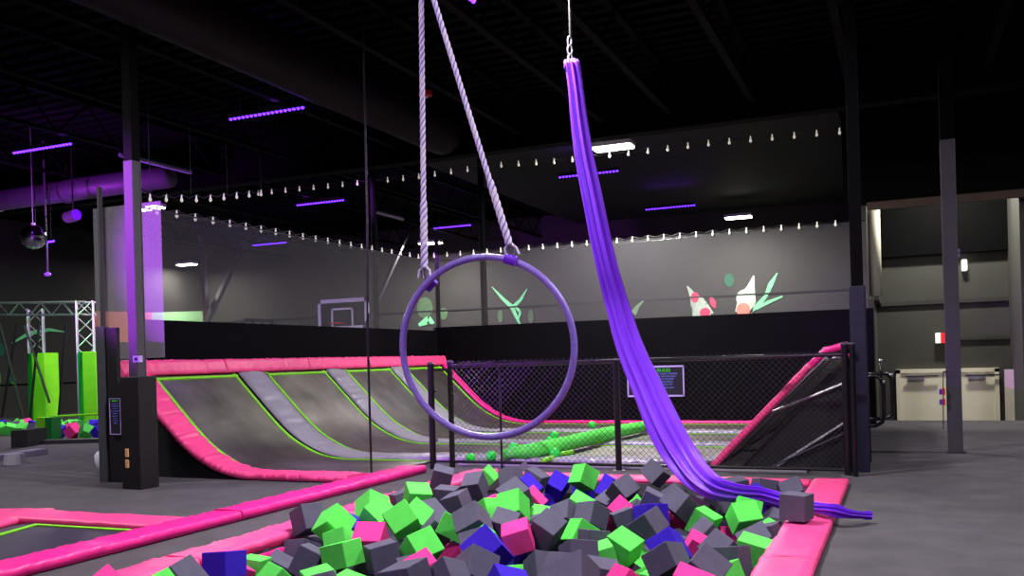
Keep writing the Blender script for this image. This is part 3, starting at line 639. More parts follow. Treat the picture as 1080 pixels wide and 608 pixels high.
b = B(); ribbon(b, [(p_[0], p_[1]) for p_ in ((-14.42, 11.9, 0), (-13.4, 12.38, 0))], [.12, .12], .07, 0, 'z', .07)
tag(obj('pit_kerb', b, steel_dark), 'low grey kerb at the near edge of the small foam pit', 'kerb')
# tiny foam cubes there
random.seed(21)
first = None; kk = 0
small = []
for i in range(96):
    x = -22+.36*(i % 24)+random.uniform(-.04, .04); y = 13.5+.42*(i//24)+random.uniform(-.04, .04)
    if random.random() < .2 or (abs(x+17.9) < .45 and y > 14.4): continue
    small.append((x, y, .12, random.choice(['green', 'pink', 'blue', 'grey', 'green', 'blue'])))
small += [((-15.33, 13, 0.03)[0], 13.0, .13, 'blue'), ((-14.94, 13, -0.03)[0], 13.0, .13, 'pink'), ((-14.59, 13, 0.05)[0], 13, .13, 'green'), ((-14.24, 13, 0.02)[0], 13, .13, 'blue')]
def cube_mesh(name, dims=(.2, .2, .2)):
    b = B(); box(b, -dims[0]/2, dims[0]/2, -dims[1]/2, dims[1]/2, -dims[2]/2, dims[2]/2)
    bmesh.ops.bevel(b, geom=b.edges[:], offset=.0035, segments=1, affect='EDGES')
    me = bpy.data.meshes.new(name); bmesh.ops.recalc_face_normals(b, faces=b.faces[:]); b.to_mesh(me); b.free(); return me
CM = {}
for c in FOAM:
    CM[c] = cube_mesh('foam_cube_'+c, (.21, .21, .21)); CM[c].materials.append(FOAM[c])
for (x, y, z, c) in small:
    o = bpy.data.objects.new('foam_cube', CM[c]); COL.objects.link(o); o.location = (x, y, z); o.rotation_euler = (random.random()*3, random.random()*3, random.random()*3)
    tag(o, c + ' foam cube in the small pit under the truss at far left', 'foam cube', c + ' cubes in the far small pit')
# white jug
t = thing('jug', 'white plastic jug with green lid on the floor left of the grey panel edge', 'jug', (-9.5, 8.72, 0))
b = B(); zz = [(0, .05), (.02, .075), (.12, .11), (.22, .12), (.27, .09), (.29, .05), (.31, .045)]
zz = [(a*.95, c*1.0) for a, c in zz]; tube(b, [(-9.48, 8.72, z) for z, _ in zz], [r_ for _, r_ in zz], 18); T(obj('body', b, white, smooth=True), t)
cyl('lid', (-9.48, 8.72, .295), (-9.48, 8.72, .345), .05, greenpad, t, 14)

# ------------------------------------------------------------------ ceiling: joists, girders, ducts
def joist(x, y0, y1, label, z0=5.15, z1=5.75, m=black):
    t = thing('roof_joist', label, 'roof joist', (x, (y0+y1)/2, z1), 'open-web roof joists')
    b = B(); box(b, x-.05, x+.05, y0, y1, z0, z0+.05); T(obj('bottom_chord', b, m), t)
    b = B(); box(b, x-.05, x+.05, y0, y1, z1, CEIL-.07); T(obj('top_chord', b, m), t)
    b = B(); n = int((y1-y0)/.6)
    for i in range(n):
        a = y0+i*(y1-y0)/n; c = y0+(i+1)*(y1-y0)/n; tube(b, [(x, a, z0+.02 if i % 2 else z1), (x, c, z1 if i % 2 else z0+.02)], .018, 5)
    T(obj('web', b, m), t)
jm = mat('joist_paint', (6, 6, 7), .7, .1, 6)
for x in (-20, -17.5, -15, -12.4, -10.4, -8.25, -5.9, -4.4, -3.3, -2.0, -.6, 1.2, 3.2):
    joist(x, -2, 26.9 if x < -9 else 14.4, 'black open-web roof joist running away under the dark deck', m=jm)
b = B(); box(b, -24, 6.2, 14.55, 14.62, 4.95, 5.8); box(b, -24, 6.2, 14.45, 14.72, 4.93, 4.98); tag(obj('girder', b, mat('matt_black', (4, 4, 5))), 'deep black girder across the hall above the highbay lamp', 'girder')
b = B(); box(b, -24, -.7, 20.5, 20.6, 4.5, 5.0); box(b, -24, -.7, 20.42, 20.68, 4.46, 4.5); 
b.free()
t = thing('round_duct', 'round duct lit purple running across the upper left', 'duct', (-16, 13.4, 5))
b = B(); tube(b, [(-24, 13.4, 4.92), (-12.7, 13.4, 4.97)], .22, 20); T(obj('duct_body', b, ductm, smooth=True), t)
for x in (-20, -17.4, -15.4, -13.3):
    b = B(); tube(b, [(x-.02, 13.4, 4.94), (x+.02, 13.4, 4.94)], .235, 20); T(obj('band', b, ductm), t)
    cyl('hanger', (x, 13.4, 5.1), (x, 13.4, CEIL-.004), .01, black, t, 6)
t = thing('round_duct', 'large black fabric-like duct running away overhead at centre left', 'duct', (-7.1, 8, 5.3))
b = B(); pts = [(-7.15, .7+.35*i, 5.22) for i in range(39)]
tube(b, pts, [.36+.012*noise.noise(Vector((0, i*1.3, 0))) for i in range(39)], 20); T(obj('duct_body', b, ductk, smooth=True), t)
for y in (4, 8, 12): cyl('hanger', (-7.15, y, 5.5), (-7.15, y, CEIL-.004), .01, black, t, 6)

# highbay fixtures: seen ones, then added unseen fill lamps
def highbay(x, y, z, label, rot=0):
    t = thing('highbay_or_fill_lamp', label, 'ceiling lamp', (x, y, z), 'white highbay lamps')
    bx('housing', x-.36, x+.36, y-.17, y+.17, z, z+.08, white, t, .01); bx('diffuser', x-.34, x+.34, y-.15, y+.15, z-.035, z, lampw, t)
    for dx in (-.3, .3): cyl('cable', (x+dx, y, z+.08), (x+dx*.3, y, CEIL-.004), .004, steel_dark, t, 5)
hl = ['white highbay lamp glowing beside the top of the purple silk', 'white highbay lamp on the right over the painted far wall', 'white highbay lamp behind the left hoop rope', 'white highbay lamp over the left safety net', 'small far white highbay lamp at the left behind the netting']
for (x, y, z, _), l in zip(HIGHBAYS_AND_FILLS[:5], hl): highbay(x, y, z, l)
for (x, y, z, _) in HIGHBAYS_AND_FILLS[5:]: highbay(x, y, z, 'unseen white ceiling lamp added for its light')
# purple LED bars
_b = B(); bmesh.ops.create_uvsphere(_b, u_segments=8, v_segments=5, radius=.026); LED = bpy.data.meshes.new('led'); _b.to_mesh(LED); _b.free(); LED.materials.append(ledp)
def ledbar(x, y, z, L, label, r=0, pw=22):
    n0_ = set(bpy.data.objects)
    t = thing('led_bar', label, 'light bar', (x, y, z), 'purple LED bars')
    bx('housing', x-L/2, x+L/2, y-.035, y+.035, z, z+.06, black, t)
    n = 18
    for i in range(n):
        o_ = bpy.data.objects.new('led', LED); COL.objects.link(o_); o_.location = (x-L/2+L*(i+.5)/n, y-.012, z-.008); T(o_, t)
    cyl('hanger', (x-L*.35, y, z+.06), (x-L*.35, y, CEIL-.004), .006, black, t, 5); cyl('hanger', (x+L*.35, y, z+.06), (x+L*.35, y, CEIL-.004), .006, black, t, 5)
    area('led_bar_light', (x, y, z-.04), L, pw, PURP, size_y=.05)
    area('led_bar_uplight', (x, y, z+.12), L, pw*(.9 if r else .12), PURP, (math.pi, 0, 0), size_y=.05)
    if r:
        M_ = Matrix.Translation((x, y, z)) @ Matrix.Rotation(r, 4, 'Z') @ Matrix.Translation((-x, -y, -z)); bpy.context.view_layer.update()
        for o_ in set(bpy.data.objects)-n0_:
            if o_.parent is None: o_.matrix_world = M_ @ o_.matrix_world
for (x, y, z, L, lab) in ((-8.42, 10.85, 5, 1.36, 'purple LED bar at upper left, right of the two brightest'), (-12.9, 10.78, 5, 1.36, 'purple LED bar near the left frame edge under the deck'),
    (-12.05, 17.37, 5, 1.3, 'purple LED bar between the left net and the hoop'), (-11.22, 22.36, 5, 1.15, 'purple LED bar just right of the left hoop rope'), (-5.69, 17.5, 5, 1.28, 'purple LED bar passing behind the purple silk'),
    (-5.2, 22.5, 5, 1.27, 'purple LED bar right of the purple silk'), (-17.4, 22.4, 5, 1.25, 'small far purple LED bar over the grey brace'), (-3.95, 7.86, 5, 1.3, 'purple LED bar cut by the top frame edge near the ropes'),
    (-15.6, 13.0, 3.9, .6, 'short purple LED bar at left frame edge below the duct')):
    ledbar(x, y, z, L, lab, math.pi/2 if 'top frame' in lab else 0)
# unlit tube lights along Y
for (x, y, L, lab, m_) in ((-12.22, 12.6, 1.7, 'long lilac tube light under the deck left of centre', sign_fr), (-11.7, 19.8, 1.4, 'thin white tube light near the left hoop rope', white), (-11.3, 28.3-1.6, 1.0, 'thin pale tube light right of the hoop top', white)):
    t = thing('tube_light', lab, 'tube light', (x, y, 5.0)); y1_ = min(y+L/2, 26.9); bx('housing', x-.05, x+.05, y-L/2, y1_, 5.03, 5.1, black, t); cyl('tube', (x, y-L/2, 5.0), (x, y1_, 5.0), .04, m_, t, 8)
    cyl('hanger', (x, y, 5.1), (x, y, CEIL-.004), .006, black, t, 5)
# string lights
def string(pts, n, label, sag=.05, hang=False):
    t = thing('string_lights', label, 'string lights', pts[0], 'string lights')
    P_ = [Vector(p) for p in pts]; L = [0]
    for i in range(len(P_)-1): L.append(L[-1]+(P_[i+1]-P_[i]).length)
    def at(s):
        for i in range(len(P_)-1):
            if s <= L[i+1]+1e-9: return P_[i].lerp(P_[i+1], (s-L[i])/(L[i+1]-L[i]))
        return P_[-1]
    c = []; bulbs = []
    for k in range(n*2+1):
        p = at(L[-1]*k/(2*n)); p = p-Vector((0, 0, sag*(k % 2))) ; c.append(p)
        if k % 2 == 0: bulbs.append(p)
    b = B(); tube(b, c, .009, 5); T(obj('cord', b, black), t)
    if hang:
        for s_ in (0, .33, .66, 1):
            p = at(L[-1]*s_); cyl('hanger', p, (p.x, p.y, CEIL-.004), .004, black, t, 4)
    b = B(); tube(b, [(0, 0, 0), (0, 0, -.05), (0, 0, -.07), (0, 0, -.09), (0, 0, -.11)], [.010, .012, .020, .022, .008], 8); b0 = obj('bulb', b, bulbm, smooth=True); me = b0.data; bpy.data.objects.remove(b0)
    for p in bulbs:
        o = bpy.data.objects.new('bulb', me); COL.objects.link(o); o.location = p; T(o, t)
string([(-12.14, 15.3, 4.95), (-8.5, 15.3, 4.9), (-6.8, 15.3, 4.94), (-5.51, 15.3, 4.88), (-3.78, 15.3, 4.87), (-2.97, 15.3, 4.88), (-0.8, 15.3, 4.82)], 33, 'string of white bulbs crossing the hall at the height of the brightest highbay', hang=True)
string([(-9.1, 9.0, 3.48), (-9.1, 12.1, 3.5), (-9.1, 16.9, 3.54)], 22, 'string of white bulbs along the top of the left safety net')
string([(-9.0, 17.04, 3.6), (-5.19, 17.04, 3.6), (-1.0, 17.04, 3.6)], 26, 'string of white bulbs along the top of the back safety net')
string([(-9.6, 9.75, 3.76), (-9.6, 10.83, 3.91), (-9.6, 12.17, 4.21)], 8, 'short string of white bulbs above the left highbay lamp', hang=True)
# disco ball
c = Vector((-14.66, 12, 3.81)); t = thing('disco_ball', 'mirrored disco ball hanging at the upper left', 'disco ball', c)
b = B(); bmesh.ops.create_uvsphere(b, u_segments=28, v_segments=18, radius=.225, matrix=Matrix.Translation(c)); T(obj('mirror_sphere', b, mirror), t)
cyl('chain', c+Vector((0, 0, .22)), (c.x, c.y, CEIL-.004), .008, steel, t, 6); cyl('cap', c+Vector((0, 0, .21)), c+Vector((0, 0, .26)), .04, steel, t, 10)
p = (-15.39, 12.9, 3.23); t = thing('hanging_sensor', 'small lilac lamp at the end of a drop pole beside the disco ball', 'lamp', p)
cyl('drop_pole', (p[0], p[1], p[2]), (p[0]-.03, p[1], CEIL-.004), .018, ductm, t, 8); sphere('head', (p[0], p[1], p[2]), .06, sign_fr, t, 12, (1.3, 1, .7))
p = Vector((-14.21, 12.5, 4.21)); t = thing('par_can', 'small round purple stage light under the duct', 'stage light', p)
cyl('can', p+Vector((-.14, 0, 0)), p+Vector((.14, -.05, .02)), .11, ductm, t, 16); cyl('lens', p+Vector((.14, -.05, .02)), p+Vector((.15, -.052, .02)), .095, silkm, t, 16); cyl('yoke', p+Vector((0, 0, .1)), (p.x, p.y, CEIL-.004), .015, black, t, 6)
p = Vector((-6.46, 12.1, 5.3)); t = thing('smoke_detector', 'small red detector on the dark ceiling between the hoop ropes', 'detector', p)
cyl('body', p, p+Vector((0, 0, .06)), .1, redm, t, 14); cyl('lens', p-Vector((0, 0, .03)), p, .035, white, t, 10); cyl('stem', p+Vector((0, 0, .06)), (p.x, p.y, CEIL-.004), .012, black, t, 6)

# ------------------------------------------------------------------ aerial hoop
C0 = Vector((-1.843, 4.0, 1.365)); hoop = thing('aerial_hoop', 'purple tape-wrapped aerial hoop hanging in mid air', 'aerial hoop', C0)
hd = Vector((math.cos(math.radians(6)), math.sin(math.radians(6)), -.02)).normalized(); b = B(); RR = .435
uz = Vector((0, 0, 1)); NN = 300; rings = []
for i in range(NN):
    a = 2*math.pi*i/NN; c = C0+hd*RR*1.005*math.cos(a)+uz*RR*math.sin(a); n_ = (hd*math.cos(a)+uz*math.sin(a)); tt = n_.cross(hd.cross(uz)).normalized(); bn = tt.cross(n_)
    r_ = .0165*(1+.06*(i % 2 == 0))
    rings.append([b.verts.new(c+(n_*math.cos(2*math.pi*k/12)+bn*math.sin(2*math.pi*k/12))*r_) for k in range(12)])
for i in range(NN):
    for k in range(12): b.faces.new((rings[i][k], rings[i][(k+1) % 12], rings[(i+1) % NN][(k+1) % 12], rings[(i+1) % NN][k]))
T(obj('ring', b, tape, smooth=True), hoop)
RT = Vector((-2.14, 4.0, 3.31)); aL = Vector((-2.17, 4.0, 1.72)); aR = Vector((-1.69, 4.0, 1.8))
def rope(name, p, q, r_=.0135, parent=None):
    p = Vector(p); q = Vector(q); L = (q-p).length; n = int(L/.006); d = (q-p).normalized(); u = d.orthogonal().normalized(); v = d.cross(u); b = B(); rings = []; K = 18
    for i in range(n+1):
        c = p.lerp(q, i/n); s_ = i/n*L; fat = 1+.35*max(0, min(1, (.34-abs(s_-0))/.03))
        ring = []
        for k in range(K):
            th = 2*math.pi*k/K; rad = r_*fat*(.78+.26*abs(math.cos(1.5*th-s_*2*math.pi/.055*.75)))
            ring.append(b.verts.new(c+(u*math.cos(th)+v*math.sin(th))*rad))
        rings.append(ring)
    for i in range(n):
        for k in range(K):
            f = b.faces.new((rings[i][k], rings[i][(k+1) % K], rings[i+1][(k+1) % K], rings[i+1][k]))
            th = 2*math.pi*(k+.5)/K; f.material_index = 1 if abs(math.cos(1.5*th-i/n*L*2*math.pi/.055*.75)) < .42 else 0  # grooves between the lobes get the painted shade colour
    b.faces.new(rings[0][::-1]); b.faces.new(rings[-1])
    t_ = obj(name, b, [ropem, ropes], smooth=True)
    if parent: T(t_, parent)
    return t_
for (a, lab) in ((aL, 'white twisted rope holding the left side of the aerial hoop'), (aR, 'white twisted rope holding the right side of the aerial hoop')):
    d = (RT-a).normalized(); st = a+d*.05; t = thing('hoop_rope', lab, 'rope', a, 'ropes of the aerial hoop')
    rope('rope', st, RT-d*.02, parent=t)
    dirh = (a-C0).normalized(); at_ = C0+dirh*RR
    b = B(); tube(b, [at_+dirh*.028+d*0, a+d*.03, a+d*.055], .006, 6); T(obj('shackle', b, steel), t)
    b = B(); m_ = 14; tv = d; sv = Vector((1, 0, 0)); cc = a+d*.03
    tube(b, [cc+tv*.035*math.cos(2*math.pi*k/m_)+sv*.018*math.sin(2*math.pi*k/m_) for k in range(m_)], .005, 6, closed=True); T(obj('carabiner', b, steel), t)
    for s_ in (-1, 1):
        b = B(); tube(b, [cc+sv*s_*.012+tv*.02, cc+sv*s_*.03+tv*.005, cc+sv*s_*.034-tv*.03], .006, 6); T(obj('knot_end', b, ropem), t)
    tn = dirh.cross(Vector((0, 1, 0))).normalized(); b = B(); tube(b, [at_-tn*.03, at_+tn*.03], .025, 12); T(obj('tab', b, silkm), t)
t = thing('rigging_point', 'steel swivel joining both hoop ropes above the frame', 'rigging', RT)
b = B(); tube(b, [RT+Vector((.03*math.cos(k*math.pi/8), 0, .03*math.sin(k*math.pi/8))) for k in range(16)], .007, 6, closed=True); T(obj('ring', b, steel), t); cyl('strap', RT+Vector((0, 0, .03)), (RT.x, RT.y, CEIL-.004), .012, black, t, 6)

# ------------------------------------------------------------------ aerial silk
SILK = [(-2.596, 7.59, 3.897, 0.142), (-2.574, 7.6, 3.696, 0.142), (-2.551, 7.609, 3.404, 0.158), (-2.514, 7.625, 3.069, 0.183), (-2.461, 7.648, 2.734, 0.2), (-2.408, 7.67, 2.399, 0.208), (-2.348, 7.696, 2.064, 0.217), (-2.279, 7.726, 1.753, 0.233), (-2.175, 7.716, 1.391, 0.265), (-2.022, 7.672, 1.035, 0.294), (-1.859, 7.579, 0.715, 0.313), (-1.706, 7.481, 0.487, 0.299), (-1.552, 7.329, 0.336, 0.26), (-1.383, 7.184, 0.254, 0.209), (-1.221, 7.221, 0.21, 0.156), (-1.063, 7.375, 0.177, 0.128), (-0.906, 7.388, 0.136, 0.127), (-0.754, 7.29, 0.112, 0.109), (-0.638, 7.231, 0.119, 0.093), (-0.54, 7.109, 0.124, 0.091), (-0.467, 7.108, 0.113, 0.105), (-0.384, 7.143, 0.09, 0.07), (-0.304, 7.243, 0.069, 0.057), (-0.265, 7.281, 0.061, 0.071), (-0.233, 7.295, 0.06, 0.064)]
def catmull(P_, n=10):
    out = []
    for i in range(len(P_)-1):
        p0, p1, p2, p3 = P_[max(i-1, 0)], P_[i], P_[i+1], P_[min(i+2, len(P_)-1)]
        for k in range(n):
            t_ = k/n; out.append([.5*((2*b_)+(-a_+c_)*t_+(2*a_-5*b_+4*c_-d_)*t_*t_+(-a_+3*b_-3*c_+d_)*t_**3) for a_, b_, c_, d_ in zip(p0, p1, p2, p3)])
    out.append(list(P_[-1])); return out
sp = catmull(SILK, 12); b = B(); rings = []; K = 132
tt_ = thing('aerial_silk', 'long gathered purple aerial silk hanging down onto the foam cubes', 'aerial silk', sp[0][:3])
Ls = 0
for i, (x, y, z, w) in enumerate(sp):
    a = Vector(sp[max(i-1, 0)][:3]); c = Vector(sp[min(i+1, len(sp)-1)][:3]); d = (c-a).normalized(); sv = d.cross(fw).normalized()
    if i: Ls += (Vector((x, y, z))-Vector(sp[i-1][:3])).length
    if sv.dot(rt) < 0 and abs(d.z) > .3: sv = -sv
    elif abs(d.z) <= .3 and sv.z < 0: pass
    if i and sv.dot(psv) < 0: sv = -sv
    psv = sv; nv = d.cross(sv).normalized(); ring = []
    nf = 8
    for k in range(K):
        th = 2*math.pi*k/K
        fold = .5+.5*math.cos(nf*th+1.8*math.sin(Ls*.7)+.9*math.sin(2*th+Ls))
        f2 = .5+.5*math.cos(7*th-Ls*.5+2*math.sin(th*3))
        rad = 1-.55*(1-fold)**1.1*(.5+.5*f2)-.12*(1-f2)+.05*math.cos(21*th+Ls*1.5+math.sin(3*th))
        rad *= 1+.03*noise.noise(Vector((th*2, Ls*1.2, 0)))
        dep = .034+.30*w*.5 if w > .05 else w*.45
        ring.append(b.verts.new(Vector((x, y, z))+sv*math.cos(th)*w*.5*rad+nv*math.sin(th)*dep*rad))
    rings.append(ring)
for i in range(len(rings)-1):
    for k in range(K): b.faces.new((rings[i][k], rings[i][(k+1) % K], rings[i+1][(k+1) % K], rings[i+1][k]))
b.faces.new(rings[0][::-1]); b.faces.new(rings[-1])
T(obj('fabric', b, silkm, smooth=True), tt_)
s0 = Vector(SILK[0][:3]); b = B()
for k in range(5):
    o_ = s0+rt*(-.045+.0225*k)+up*(.01*(k % 2)); tube(b, [o_-up*.06, o_-up*.02+rt*.0, o_+up*.012, o_+up*.0+fw*.02], .022, 8)
T(obj('top_knot', b, silkm, smooth=True), tt_)
t = thing('silk_rigging', 'steel figure-eight and swivel from which the purple silk hangs', 'rigging', s0)
for (dz, rr_) in ((.04, .03), (.11, .035), (.19, .03)):
    b = B(); cc = s0+up*dz+rt*(-.01); tube(b, [cc+rt*rr_*.55*math.cos(k*math.pi/8)+up*rr_*1.25*math.sin(k*math.pi/8) for k in range(16)], .008, 6, closed=True); T(obj('carabiner', b, steel), t)
cyl('strap', s0+up*.22, (s0.x, s0.y, CEIL-.004), .014, black, t, 6)

